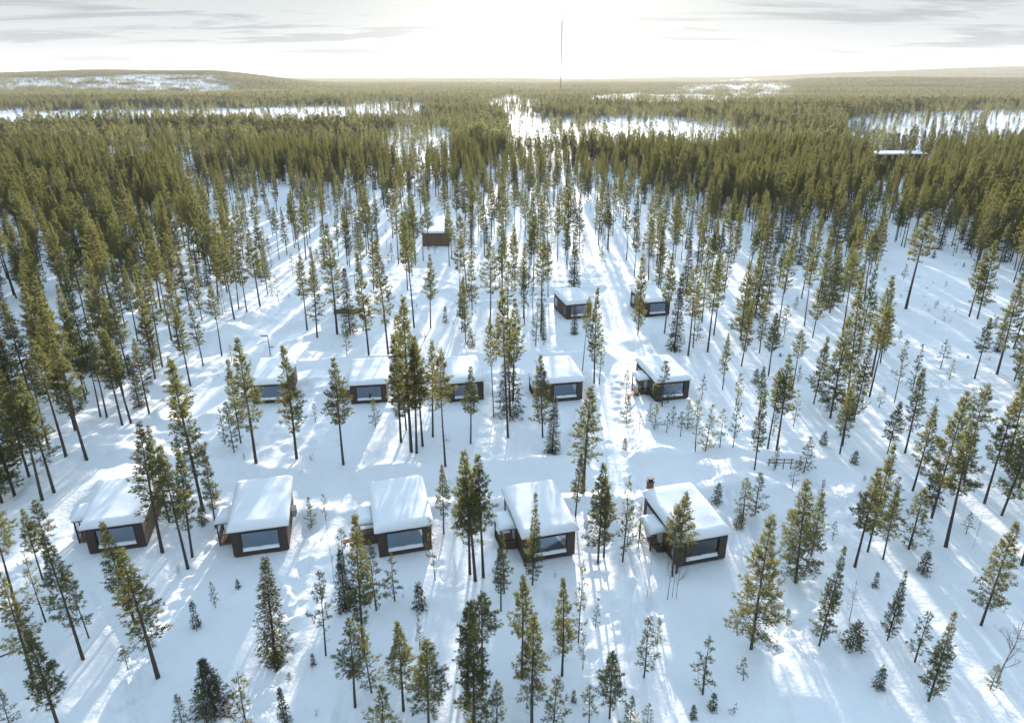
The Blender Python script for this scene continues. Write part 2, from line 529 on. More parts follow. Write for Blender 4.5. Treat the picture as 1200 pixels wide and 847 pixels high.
def snow_slab(name, x0, x1, y0, y1, zf, zb, thick, parent, over=.16, seed=1, nx=18, ny=24, mesh=None):
    """a thick, rounded, slightly lumpy blanket of snow on a sloping roof"""
    if mesh is not None:
        return link(name, mesh, parent)
    b = MB()
    ax, ay = (x1 - x0) / 2 + over, (y1 - y0) / 2 + over
    cx_, cy_ = (x0 + x1) / 2, (y0 + y1) / 2
    us = np.sin(np.linspace(-1, 1, nx + 1) * math.pi / 2)
    vs = np.sin(np.linspace(-1, 1, ny + 1) * math.pi / 2)
    top = []
    for j, v in enumerate(vs):
        for i, u in enumerate(us):
            ex = min(1 - abs(u), 1.0) * ax
            ey = min(1 - abs(v), 1.0) * ay
            rr = thick * .95
            e = min(ex, rr) / rr, min(ey, rr) / rr
            k = math.sqrt(max(0, 1 - (1 - e[0]) ** 2)) * math.sqrt(max(0, 1 - (1 - e[1]) ** 2))
            X, Y = cx_ + u * ax, cy_ + v * ay
            sl = zf + (zb - zf) * (Y - y0) / (y1 - y0)
            lump = .10 * float(vnoise(np.array([X * .9 + seed * 7.3]), np.array([Y * .8 + seed * 3.1]), seed)[0]) + \
                .035 * float(vnoise(np.array([X * 2.7 + seed]), np.array([Y * 2.5]), seed + 1)[0])
            wob = .05 * float(vnoise(np.array([X * 1.3 + Y * 1.1]), np.array([seed * 1.7]), 3)[0])
            edge = 1 - min(e)
            b.v.append((X + math.copysign(wob * edge, u), Y + math.copysign(wob * edge, v), sl + .02 + thick * (.12 + .88 * k) + lump * k - .10 * edge * edge))
    n1 = nx + 1
    for j in range(ny):
        for i in range(nx):
            a = j * n1 + i
            b.f.append((a, a + 1, a + 1 + n1, a + n1))
            b.mi.append(0)
    ring = [i for i in range(nx)] + [j * n1 + nx for j in range(ny)] + [ny * n1 + i for i in range(nx, 0, -1)] + [j * n1 for j in range(ny, 0, -1)]
    k = len(b.v)
    for q in ring:
        X, Y, Z = b.v[q]
        sl = zf + (zb - zf) * (Y - y0) / (y1 - y0)
        b.v.append((cx_ + (X - cx_) * .95, cy_ + (Y - cy_) * .965, sl + .004))
    m_ = len(ring)
    for i in range(m_):
        j = (i + 1) % m_
        b.f.append((ring[j], ring[i], k + i, k + j))
        b.mi.append(0)
    b.f.append(tuple(k + i for i in reversed(range(m_))))
    b.mi.append(0)
    return b.build(name, M['roof_snow'], parent, True)


def cabin_parts():
    """meshes shared by all cabins, in cabin coordinates: front wall on y = 0, x from -W/2 to W/2"""
    P = {}
    W2, t = CW / 2, .14
    wx0, wx1, wz0, wz1 = -W2 + .74, W2 - .70, .62, 2.36          # front window opening
    P['win'] = (wx0, wx1, wz0, wz1)
    zt = lambda y: CH0 + (CH1 - CH0) * y / CL
    b = MB()
    b.box(-W2, wx0, 0, t, .22, CH0)
    b.box(wx1, W2, 0, t, .22, CH0)
    b.box(wx0, wx1, 0, t, .22, wz0)
    b.box(wx0, wx1, 0, t, wz1, CH0)
    b.box(-W2, -W2 + t, t, CL, .22, CH0, (0, 0, CH1 - CH0, CH1 - CH0))
    b.box(W2 - t, W2, t, CL, .22, CH0, (0, 0, CH1 - CH0, CH1 - CH0))
    b.box(-W2 + t, W2 - t, CL - t, CL, .22, CH1 - .02)
    P['wall'] = b.mesh('wall', M['wood'])
    c = MB()                                                      # horizontal cladding boards, each proud of the wall
    rr = random.Random(3)
    z = .24
    while z < CH1 - .05:
        hgt = .125
        d = .012 + rr.uniform(0, .012)
        if z + hgt < CH0:
            if z + hgt > wz0 - .06 and z < wz1 + .06:
                c.box(-W2 - d, wx0 - .07, -d, -.002, z, z + hgt)
                c.box(wx1 + .07, W2 + d, -d, -.002, z, z + hgt)
            else:
                c.box(-W2 - d, W2 + d, -d, -.002, z, z + hgt)
        yb0 = 0 if z + hgt < CH0 else (z + hgt - CH0) / (CH1 - CH0) * CL
        if yb0 < CL - .2:
            c.box(-W2 - d, -W2 - .002, yb0, CL + d, z, z + hgt)
            c.box(W2 + .002, W2 + d, yb0, CL + d, z, z + hgt)
            c.box(-W2, W2, CL + .002, CL + d, z, z + hgt)
        z += .142
    P['cladding'] = c.mesh('cladding', M['wood'])
    f = MB()
    f.box(-W2 + .12, W2 - .12, .12, CL - .12, -.5, .22)
    P['plinth'] = f.mesh('plinth', M['black'])
    f = MB()
    f.box(-W2 + t, W2 - t, t, CL - t, .222, .262)
    P['floor'] = f.mesh('floor_boards', M['floor'])
    r = MB()
    o = .10
    k0 = CH0 - (CH1 - CH0) / CL * o
    k1 = CH1 + (CH1 - CH0) / CL * o
    r.v += [(-W2 - o, -o, k0 + .004), (W2 + o, -o, k0 + .004), (W2 + o, CL + o, k1 + .004), (-W2 - o, CL + o, k1 + .004),
            (-W2 - o, -o, k0 + .15), (W2 + o, -o, k0 + .15), (W2 + o, CL + o, k1 + .15), (-W2 - o, CL + o, k1 + .15)]
    r.f += [(0, 3, 2, 1), (4, 5, 6, 7), (0, 1, 5, 4), (1, 2, 6, 5), (2, 3, 7, 6), (3, 0, 4, 7)]
    r.mi += [0] * 6
    P['roof'] = r.mesh('roof', M['black'])
    P['rz'] = (k0 + .15, k1 + .15)
    g = MB()
    fw = .085
    g.box(wx0 - fw, wx0, -.045, .10, wz0 - fw, wz1 + fw)
    g.box(wx1, wx1 + fw, -.045, .10, wz0 - fw, wz1 + fw)
    g.box(wx0, wx1, -.045, .10, wz1, wz1 + fw)
    g.box(wx0, wx1, -.045, .10, wz0 - fw, wz0)
    P['frame'] = g.mesh('frame', M['black'])
    g = MB()
    g.box(wx0, wx1, .105, .115, wz0, wz1)
    P['pane'] = g.mesh('pane', M['glass'])
    g = MB()
    g.box(wx0 + .02, wx1 - .02, .15, .165, wz0 + .10, wz1 - .005)
    P['blind'] = g.mesh('blind', M['blind'])
    g = MB()
    g.box(wx0 + .02, wx1 - .02, .20, 1.9, .30, wz0 + .34)
    P['bed'] = g.mesh('bed', M['linen'])
    g = MB()                                                      # snow drifted on to the deep window sill
    rs = random.Random(5)
    nn = 14
    for i in range(nn + 1):
        xx = wx0 + .004 + (wx1 - wx0 - .008) * i / nn
        hh = .30 + rs.uniform(-.025, .025)
        g.v += [(xx, -.04, wz0 + .003), (xx, -.045, wz0 + .07), (xx, .02, wz0 + hh * .62), (xx, .102, wz0 + hh), (xx, .102, wz0 + .003)]
    for i in range(nn):
        for j in range(4):
            a0 = i * 5 + j
            g.f.append((a0, a0 + 5, a0 + 6, a0 + 1))
            g.mi.append(0)
    P['sill_snow'] = g.mesh('sill_snow', M['snow'], True)
    # side porch on the left wall
    y0, y1, px = 2.0, 4.1, -W2 - 1.45
    g = MB()
    g.box(px, -W2 - .03, y0, y1, .16, .30)
    P['deck'] = g.mesh('deck', M['wood_light'])
    g = MB()
    g.box(px - .05, -W2 - .03, y0 - .08, y1 + .08, 2.18, 2.32)
    P['canopy'] = g.mesh('canopy', M['black'])
    P['posts'] = []
    for yy in (y0, y1 - .1):
        g = MB()
        g.box(px, px + .10, yy, yy + .10, -.3, 2.18)
        P['posts'].append(g.mesh('post', M['black']))
    g = MB()
    g.box(px + .02, px + .07, y0 + .12, y1 - .12, 1.08, 1.14)
    for i in range(12):
        yy = y0 + .18 + i * (y1 - y0 - .36) / 11
        g.box(px + .03, px + .06, yy - .015, yy + .015, .30, 1.08)
    g.box(px + .12, -W2 - .1, y0 + .02, y0 + .06, 1.08, 1.14)
    for i in range(8):
        xx = px + .16 + i * .16
        g.box(xx - .015, xx + .015, y0 + .025, y0 + .055, .30, 1.08)
    P['railing'] = g.mesh('railing', M['black'])
    g = MB()
    g.box(-W2 - .05, -W2 - .026, 2.6, 3.5, .30, 2.1)
    P['door'] = g.mesh('door', M['grey'])
    g = MB()
    g.box(-W2 - .09, -W2 - .05, 2.66, 2.70, 1.1, 1.3)
    P['handle'] = g.mesh('handle', M['steel'])
    # rear side window on the left wall
    g = MB()
    ya, yb, za, zb = 4.55, 5.75, 1.05, 2.35
    for q in ((ya - .07, ya, za - .07, zb + .07), (yb, yb + .07, za - .07, zb + .07), (ya, yb, zb, zb + .07), (ya, yb, za - .07, za)):
        g.box(-W2 - .06, -W2 - .026, q[0], q[1], q[2], q[3])
    P['sframe'] = g.mesh('frame', M['black'])
    g = MB()
    g.box(-W2 - .036, -W2 - .027, ya, yb, za, zb)
    P['spane'] = g.mesh('pane', simple('grey_sheen_glass', (.30, .36, .42), .08, .2, 2))
    g = MB()
    for q in ((.6, .66, .7, 2.2), (1.0, 1.06, .7, 2.2), (.66, 1.0, 2.14, 2.2), (.66, 1.0, .7, .76)):
        g.box(-W2 - .06, -W2 - .026, q[0], q[1], q[2], q[3])
    P['tframe'] = g.mesh('frame', M['black'])
    g = MB()
    g.box(-W2 - .036, -W2 - .027, .66, 1.0, .76, 2.14)
    P['tpane'] = g.mesh('pane', P['spane'].materials[0])
    return P


CP = cabin_parts()
SLAB = {}
for idx, (key, p_, rot_, lab_, opt_) in enumerate(CABINS):
    cxm, cym, rot, lab, opt = SITE[key]
    zg = TZ(cxm, cym)
    if opt.get('deep'):
        zg -= 1.75
    c = thing('cabin', (cxm, cym, zg - .12), rot, lab, 'cabin', 'brown snow-roofed cabins in rows')
    if opt.get('deep'):
        h = MB()
        h.box(-CW / 2, CW / 2, 0, CL, .3, CH0, (0, 0, CH1 - CH0, CH1 - CH0))
        h.build('wall', M['wood_light'], c)
        h = MB()
        for q_ in range(12):
            h.box(-CW / 2 - .02, CW / 2 + .02, -.02 - .004 * (q_ % 2), -.002, .86 + q_ * .145, .99 + q_ * .145)
        tag(h.build('cladding', M['wood_light'], c), kind='stuff')
        link('roof', CP['roof'], c)
        snow_slab('roof_snow', -CW / 2 - .1, CW / 2 + .1, -.1, CL + .1, CP['rz'][0], CP['rz'][1], .46, c, seed=idx + 1)
        h = MB()
        h.tube([(-.3, 3.4, 2.6), (-.3, 3.4, 4.2)], [.13, .13], 8)
        h.tube([(-.3, 3.4, 4.2), (-.3, 3.4, 4.45)], [.24, .05], 8)
        h.build('flue', M['black'], c)
        continue
    link('wall', CP['wall'], c)
    tag(link('cladding', CP['cladding'], c), kind='stuff')
    link('plinth', CP['plinth'], c)
    link('floor_boards', CP['floor'], c)
    link('roof', CP['roof'], c)
    snow_slab('roof_snow', -CW / 2 - .1, CW / 2 + .1, -.1, CL + .1, CP['rz'][0], CP['rz'][1], (.42, .50, .46)[idx % 3], c, seed=idx + 1)
    wn = link('window', CP['frame'], c)
    link('pane', CP['pane'], wn)
    link('blind', CP['blind'], wn)
    link('sill_snow', CP['sill_snow'], wn)
    link('bed', CP['bed'], c)
    if opt.get('ornament'):
        o = MB()
        o.tube([(.1, .16, .66), (.1, .16, .86), (.1, .16, 1.02), (.1, .16, 1.2), (.1, .16, 1.34), (.1, .16, 1.5)], [.10, .16, .09, .15, .12, .03], 8)
        o.build('ornament', M['black'], c, True)
    if key not in ('t1', 't2'):
        link('canopy', CP['canopy'], c)
        link('deck', CP['deck'], c)
        for pm in CP['posts']:
            link('post', pm, c)
        link('railing', CP['railing'], c)
        d_ = link('door', CP['door'], c)
        link('handle', CP['handle'], d_)
        snow_slab('canopy_snow', -CW / 2 - 1.5, -CW / 2 - .1, 1.95, 4.15, 2.32, 2.32, .36, c, .08, seed=idx + 31, nx=10, ny=12)
    sw = link('window', CP['sframe'], c)
    link('pane', CP['spane'], sw)
    if opt.get('slit') or key in ('f5', 't1'):
        tw = link('window', CP['tframe'], c)
        link('pane', CP['tpane'], tw)
    if opt.get('chimney'):
        h = MB()
        h.box(-CW / 2 + .35, -CW / 2 + .83, CL + .16, CL + .60, -.3, 4.05)
        ch = h.build('chimney', M['rust'], c)
        h = MB()
        h.box(-CW / 2 + .30, -CW / 2 + .88, CL + .11, CL + .65, 4.055, 4.16)
        h.box(-CW / 2 + .42, -CW / 2 + .76, CL + .23, CL + .53, 4.16, 4.36)
        h.box(-CW / 2 + .34, -CW / 2 + .84, CL + .15, CL + .61, 4.36, 4.42)
        h.build('chimney_cap', M['black'], ch)
    if opt.get('heat'):
        h = MB()
        h.box(CW / 2 + .05, CW / 2 + .40, 3.9, 4.8, .75, 1.4)
        hp = h.build('heat_pump', M['grey'], c)
        h = MB()
        h.tube([(CW / 2 + .41, 4.25, 1.07), (CW / 2 + .43, 4.25, 1.07)], [.26, .26], 12)
        h.build('fan_grille', M['black'], hp)
    if opt.get('plank'):
        ox, oy = -CW / 2 - 2.1, 2.2
        x = cxm + ox * math.cos(rot) - oy * math.sin(rot)
        y = cym + ox * math.sin(rot) + oy * math.cos(rot)
        bz = TZ(x, y)
        s = thing('bench', (x, y, bz), rot + .2, 'small orange wooden bench in the snow beside the porch of the ' + ('middle front cabin' if key == 'f3' else 'rightmost second-row cabin'), 'bench', 'wooden benches by porches')
        q = MB()
        q.box(-.75, .75, -.22, .22, .42, .50)
        q.build('seat', M['orange'], s)
        for xx in (-.6, .52):
            q = MB()
            q.box(xx, xx + .08, -.18, .18, -.2, .42)
            q.build('leg', M['wood_light'], s)

# a wider cabin far behind, seen long side on, and the big hall in the right-hand forest
def hall(px, py, w_, l_, h_, rot, label, snow_t, wins=True):
    x, y = G(px, py)
    c = thing('lodge', (x, y, TZ(x, y) - .1), rot, label, 'lodge', None)
    b = MB()
    b.box(-w_ / 2, w_ / 2, 0, l_, 0, h_)
    wm = M['wood'] if wins else M['wood_light']
    b.build('wall', wm, c)
    b = MB()
    zz_ = .1
    while zz_ < h_ - .2:
        b.box(-w_ / 2 - .03, w_ / 2 + .03, -.03, -.002, zz_, zz_ + .19)
        b.box(-w_ / 2 - .03, -w_ / 2 - .002, 0, l_, zz_, zz_ + .19)
        b.box(w_ / 2 + .002, w_ / 2 + .03, 0, l_, zz_, zz_ + .19)
        zz_ += .21
    tag(b.build('cladding', wm, c), kind='stuff')
    b = MB()
    b.box(-w_ / 2 - .3, w_ / 2 + .3, -.3, l_ + .3, h_ + .004, h_ + .2)
    b.build('roof', M['black'], c)
    snow_slab('roof_snow', -w_ / 2 - .3, w_ / 2 + .3, -.3, l_ + .3, h_ + .2, h_ + .2, snow_t, c, .12, seed=77, nx=20, ny=16)
    for k in (-.28, .22) if wins else ():
        b = MB()
        xx = k * w_
        for q in ((xx - .66, xx - .6, .9, 2.06), (xx + .6, xx + .66, .9, 2.06), (xx - .6, xx + .6, 2.0, 2.06), (xx - .6, xx + .6, .9, .96)):
            b.box(q[0], q[1], -.08, -.031, q[2], q[3])
        wn = b.build('window', M['black'], c)
        b = MB()
        b.box(xx - .6, xx + .6, -.045, -.033, .96, 2.0)
        b.build('pane', CP['spane'].materials[0], wn)
    return c


hall(511, 288, 6.2, 5.0, 3.1, R(2), 'wide brown lodge standing alone among trees far behind the cabin rows', .45, False)
hall(1052, 199, 25, 11, 6.2, R(7), 'big snow-roofed hall half buried in the dense forest at the right', .6)
PADS_EXTRA = [(*G(511, 284), 6), (*G(1052, 196), 17)]


# ------------------------------------------------------------------ ground
def graded(lo, hi, step, far_lo, far_hi, grow=1.13):
    a = list(np.arange(lo, hi + 1e-6, step))
    s, v = step, a[-1]
    while v < far_hi:
        s *= grow
        v += s
        a.append(v)
    s, v = step, a[0]
    pre = []
    while v > far_lo:
        s *= grow
        v -= s
        pre.append(v)
    return np.array(pre[::-1] + a)


gx = graded(-56, 56, .30, -14000, 14000)
gy = graded(66.4, 140, .36, 66.3, 16000)
gy = np.concatenate([graded(28, 66, .24, -300, 66), gy[gy > 66.2]])
X, Y = np.meshgrid(gx, gy)
Z = terrain(X, Y)
nx_, ny_ = len(gx), len(gy)
me = bpy.data.meshes.new('ground')
co = np.stack([X, Y, Z], -1).reshape(-1, 3)
ii = (np.arange(ny_ - 1)[:, None] * nx_ + np.arange(nx_ - 1)[None, :]).reshape(-1)
fc = np.stack([ii, ii + 1, ii + 1 + nx_, ii + nx_], -1)
me.vertices.add(len(co))
me.vertices.foreach_set('co', co.reshape(-1))
me.loops.add(fc.size)
me.loops.foreach_set('vertex_index', fc.reshape(-1))
me.polygons.add(len(fc))
me.polygons.foreach_set('loop_start', np.arange(0, fc.size, 4))
me.polygons.foreach_set('loop_total', np.full(len(fc), 4))
me.polygons.foreach_set('use_smooth', np.ones(len(fc), bool))
me.update()
me.validate()
me.materials.append(M['snow'])
tag(link('ground', me), kind='structure')


# ------------------------------------------------------------------ tree kinds
def tuft(b, p, d, ln, wd, n, rr, spread=.75):
    for _ in range(n):
        q = Vector((d.x + rr.gauss(0, spread), d.y + rr.gauss(0, spread), d.z + rr.gauss(0, spread * .8)))
        q.normalize()
        s = q.cross(Vector((rr.gauss(0, 1), rr.gauss(0, 1), rr.gauss(0, 1))))
        if s.length < 1e-4:
            continue
        s.normalize()
        L = ln * rr.uniform(.65, 1.2)
        m_ = p + q * L * .45
        b.tri(p - s * wd * .30 - q * L * .1, m_ + s * wd * .5, p + q * L)


def make_pine(seed, h=11.0, cb=.45, wmax=1.35, dens=1.0, whorl=.40, n_br=5.2, up=.5, lean=.02, tn=9, tl=.27, tw=.058, shape=.3, dead=6, trunk_n=7):
    """returns (trunk mesh, crown mesh) of a Scots pine h metres tall; the crown starts at cb * h"""
    rr = random.Random(seed)
    t, c = MB(), MB()
    ph = rr.uniform(0, 6.28)
    N = 9

    def stem(z):
        k = z / h
        return Vector((math.sin(k * 3 + ph) * lean * h * .35 + lean * h * k * .3, math.cos(k * 2.4 + ph) * lean * h * .3, z))
    zs = [-.5] + [h * (i / N) for i in range(1, N)] + [h * .985]
    r0 = .0125 * h
    rad = [r0 * 1.12] + [r0 * (1 - .93 * (i / N)) for i in range(1, N)] + [.012]
    t.tube([stem(max(z, 0)) + Vector((0, 0, min(z, 0))) for z in zs], rad, trunk_n)
    z = cb * h
    while z < h - .15:
        k = (z - cb * h) / (h - cb * h)
        env = (min(1, (k + .12) / shape) ** .7) * (1 - max(0, (k - shape) / (1 - shape)) ** 1.05) if k > 0 else .3
        nb = max(2, int(rr.gauss(n_br, .9)))
        a0 = rr.uniform(0, 6.28)
        for i in range(nb):
            if rr.random() > dens:
                continue
            L = wmax * env * rr.uniform(.45, 1.25) + .12
            an = a0 + i * 6.283 / nb + rr.gauss(0, .25)
            el = (-.18 + up * k * 1.3 + rr.gauss(0, .13))
            d0 = Vector((math.cos(an) * math.cos(el), math.sin(an) * math.cos(el), math.sin(el)))
            p0 = stem(z + rr.gauss(0, .07))
            pts = [p0]
            d = d0.copy()
            ns = 4
            for s_ in range(ns):
                d = (d + Vector((rr.gauss(0, .10), rr.gauss(0, .10), .10 + rr.gauss(0, .06)))).normalized()
                pts.append(pts[-1] + d * L / ns)
            rb = .010 + .012 * L
            c.tube(pts, [rb, rb * .8, rb * .6, rb * .4, rb * .2], 3, 1, False)
            nt = max(2, int(L * 10))
            for s_ in range(nt):
                u = .28 + .72 * (s_ + rr.random()) / nt
                f = u * ns
                q0 = min(ns - 1, int(f))
                p = pts[q0].lerp(pts[q0 + 1], f - q0)
                side = d0.cross(Vector((0, 0, 1)))
                side.normalize()
                off = side * rr.gauss(0, .55) * L * (1.05 - u) * .75
                pp = p + off + Vector((0, 0, rr.gauss(.03, .06)))
                if off.length > .15:
                    c.tube([p, pp], [.008, .004], 3, 1, False)
                dd = (d0 * .8 + off * 1.2 + Vector((0, 0, .45))).normalized()
                tuft(c, pp, dd, tl, tw, tn, rr)
        z += whorl * rr.uniform(.7, 1.3) * (1 - .35 * k)
    tuft(c, stem(h * .98), Vector((0, 0, 1)), tl * 1.1, tw, tn + 2, rr, .4)
    for _ in range(dead):                                 # dead snags below the crown
        zz_ = rr.uniform(.15, max(.2, cb)) * h
        an = rr.uniform(0, 6.28)
        L = rr.uniform(.3, .9) * wmax * .7
        p0 = stem(zz_)
        p1 = p0 + Vector((math.cos(an) * L, math.sin(an) * L, rr.uniform(-.2, .1)))
        c.tube([p0, p1], [.014, .004], 3, 1, False)
        p2 = p1 + Vector((rr.gauss(0, .2), rr.gauss(0, .2), rr.gauss(0, .12)))
        c.tube([p0.lerp(p1, .6), p2], [.008, .003], 3, 1, False)
    return t.mesh('trunk', M['bark'], True), c.mesh('crown', [M['pine'], M['twig']]), h


def make_spruce(seed, h=8.0, wmax=1.5, cb=.03, dens=1.0, power=.85, whorl=.27, tn=6, tl=.24, tw=.055):
    rr = random.Random(seed)
    t, c = MB(), MB()
    r0 = .014 * h
    t.tube([(0, 0, -.4), (0, 0, h * .3), (rr.gauss(0, .03), rr.gauss(0, .03), h * .65), (0, 0, h)], [r0, r0 * .75, r0 * .4, .01], 6)
    z = cb * h
    while z < h - .12:
        k = (z - cb * h) / (h * (1 - cb))
        env = (1 - k) ** power * min(1, .62 + k * 4)
        nb = max(3, int(rr.gauss(6.0, 1)))
        a0 = rr.uniform(0, 6.28)
        for i in range(nb):
            if rr.random() > dens:
                continue
            L = wmax * env * rr.uniform(.65, 1.12) + .10
            an = a0 + i * 6.283 / nb + rr.gauss(0, .2)
            el = -.42 + .85 * k + rr.gauss(0, .08)
            d = Vector((math.cos(an) * math.cos(el), math.sin(an) * math.cos(el), math.sin(el)))
            p0 = Vector((0, 0, z + rr.gauss(0, .06)))
            p1 = p0 + d * L * .6
            p2 = p1 + (d + Vector((0, 0, .28))).normalized() * L * .4
            c.tube([p0, p1, p2], [.012 + .006 * L, .008 + .003 * L, .003], 3, 1, False)
            nt = max(2, int(L * 8.5))
            side = d.cross(Vector((0, 0, 1))).normalized()
            for s_ in range(nt):
                u = .12 + .88 * (s_ + rr.random()) / nt
                p = p0.lerp(p1, u / .6) if u < .6 else p1.lerp(p2, (u - .6) / .4)
                sd = rr.choice((-1, 1))
                off = side * sd * rr.random() * .42 * L * (1.1 - u)
                pp = p + off + Vector((0, 0, rr.gauss(-.04, .05)))
                dd = (d * .8 + side * sd * .55 + Vector((0, 0, -.15))).normalized()
                tuft(c, pp, dd, tl, tw, tn, rr, .5)
        z += whorl * rr.uniform(.75, 1.25) * (1 - .4 * k)
    tuft(c, Vector((0, 0, h * .97)), Vector((0, 0, 1)), tl, tw * .8, 5, rr, .25)
    return t.mesh('trunk', M['spruce_bark'], True), c.mesh('crown', [M['spruce'], M['twig']]), h


def make_birch(seed, h=6.0, spread=.5, stems=1):
    rr = random.Random(seed)
    t, c = MB(), MB()
    for s_ in range(stems):
        a = rr.uniform(0, 6.28)
        ln = rr.uniform(.02, .10) if stems > 1 else .03
        base = Vector((rr.gauss(0, .12) * (stems - 1), rr.gauss(0, .12) * (stems - 1), -.3))
        pts = [base]
        for i in range(1, 8):
            k = i / 7
            pts.append(base + Vector((math.cos(a) * ln * h * k + rr.gauss(0, .03), math.sin(a) * ln * h * k + rr.gauss(0, .03), (h + .3) * k)))
        r0 = .0085 * h
        t.tube(pts, [r0 * (1 - .92 * i / 7) for i in range(8)], 6)

        def grow(p, d, L, r, lev):
            q = [p]
            for i in range(3):
                d = (d + Vector((rr.gauss(0, .14), rr.gauss(0, .14), .10 + rr.gauss(0, .08)))).normalized()
                q.append(q[-1] + d * L / 3)
            c.tube(q, [r, r * .75, r * .5, r * .25], 3, 0, False)
            if lev:
                for i in range(4 if lev > 1 else 5):
                    f = rr.uniform(.25, 1) * 3
                    j = min(2, int(f))
                    pp = q[j].lerp(q[j + 1], f - j)
                    dd = (d + Vector((rr.gauss(0, .6), rr.gauss(0, .6), rr.gauss(.2, .4)))).normalized()
                    grow(pp, dd, L * rr.uniform(.35, .6), r * .5, lev - 1)
        for i in range(20):
            k = rr.uniform(.25, .97)
            f = k * 7
            j = min(6, int(f))
            p = pts[j].lerp(pts[j + 1], f - j)
            an = rr.uniform(0, 6.28)
            el = rr.uniform(.35, .95)
            d = Vector((math.cos(an) * math.cos(el), math.sin(an) * math.cos(el), math.sin(el)))
            grow(p, d, h * spread * .5 * (1.15 - k) * rr.uniform(.6, 1.1), .013 * (1.2 - k) + .004, 2)
    return t.mesh('trunk', M['birch'], True), c.mesh('crown', M['twig']), h


KINDS = {
    # tall pines with a bare stem and a slim broken crown
    'pine': [make_pine(100 + i, 11.5, cb, wm, dn, shape=sh, lean=ln) for i, (cb, wm, dn, sh, ln) in enumerate(
        [(.40, 1.4, .95, .25, .02), (.50, 1.5, .9, .3, .05), (.30, 1.45, .9, .2, .015), (.54, 1.6, .9, .35, .04), (.26, 1.2, .9, .25, .03), (.44, 1.3, 1, .25, .01),
         (.35, 1.55, .75, .3, .045), (.60, 1.4, 1, .4, .03), (.22, 1.3, .8, .18, .02), (.46, 1.75, .7, .3, .06)])],
    # fuller crowned pines
    'full': [make_pine(200 + i, 9.5, cb, wm, 1.0, n_br=5.2, shape=sh, lean=.012, tn=8, dead=4) for i, (cb, wm, sh) in enumerate(
        [(.12, 1.8, .16), (.20, 1.6, .2), (.08, 1.4, .12), (.28, 1.65, .25), (.16, 1.9, .25), (.24, 1.45, .15)])],
    # thin young pines
    'young': [make_pine(300 + i, 4.2, cb, wm, dn, whorl=.42, n_br=4.2, up=.7, shape=.2, lean=.02, dead=2, tl=.2, tw=.042, trunk_n=5) for i, (cb, wm, dn) in enumerate(
        [(.18, .62, .85), (.10, .75, .9), (.28, .55, .8), (.12, .5, .75), (.35, .6, .8), (.06, .85, .8), (.22, .7, .6)])],
    'spruce': [make_spruce(400 + i, 8, wm, .03, dn, pw) for i, (wm, dn, pw) in enumerate([(1.6, 1, .95), (1.3, .95, .95), (1.85, 1, 1.05), (1.1, .9, .95)])],
    'small_spruce': [make_spruce(450 + i, 2.2, wm, .06, .95, .8, whorl=.2, tl=.2, tw=.055) for i, wm in enumerate([.55, .75, .95])],
    'birch': [make_birch(500, 6, .5), make_birch(501, 5, .35), make_birch(502, 5, .75, 2), make_birch(503, 5, .3, 2)],
}
WIDTH = {'pine': 1.25, 'full': 1.75, 'young': .72, 'spruce': 1.6, 'small_spruce': .7, 'birch': 1.2}
NAMES = {'pine': 'pine_tree', 'full': 'pine_tree', 'young': 'young_pine', 'spruce': 'spruce_tree', 'small_spruce': 'spruce_sapling', 'birch': 'bare_birch'}
CATS = {'pine': 'pine tree', 'full': 'pine tree', 'young': 'young pine', 'spruce': 'spruce tree', 'small_spruce': 'spruce sapling', 'birch': 'birch'}

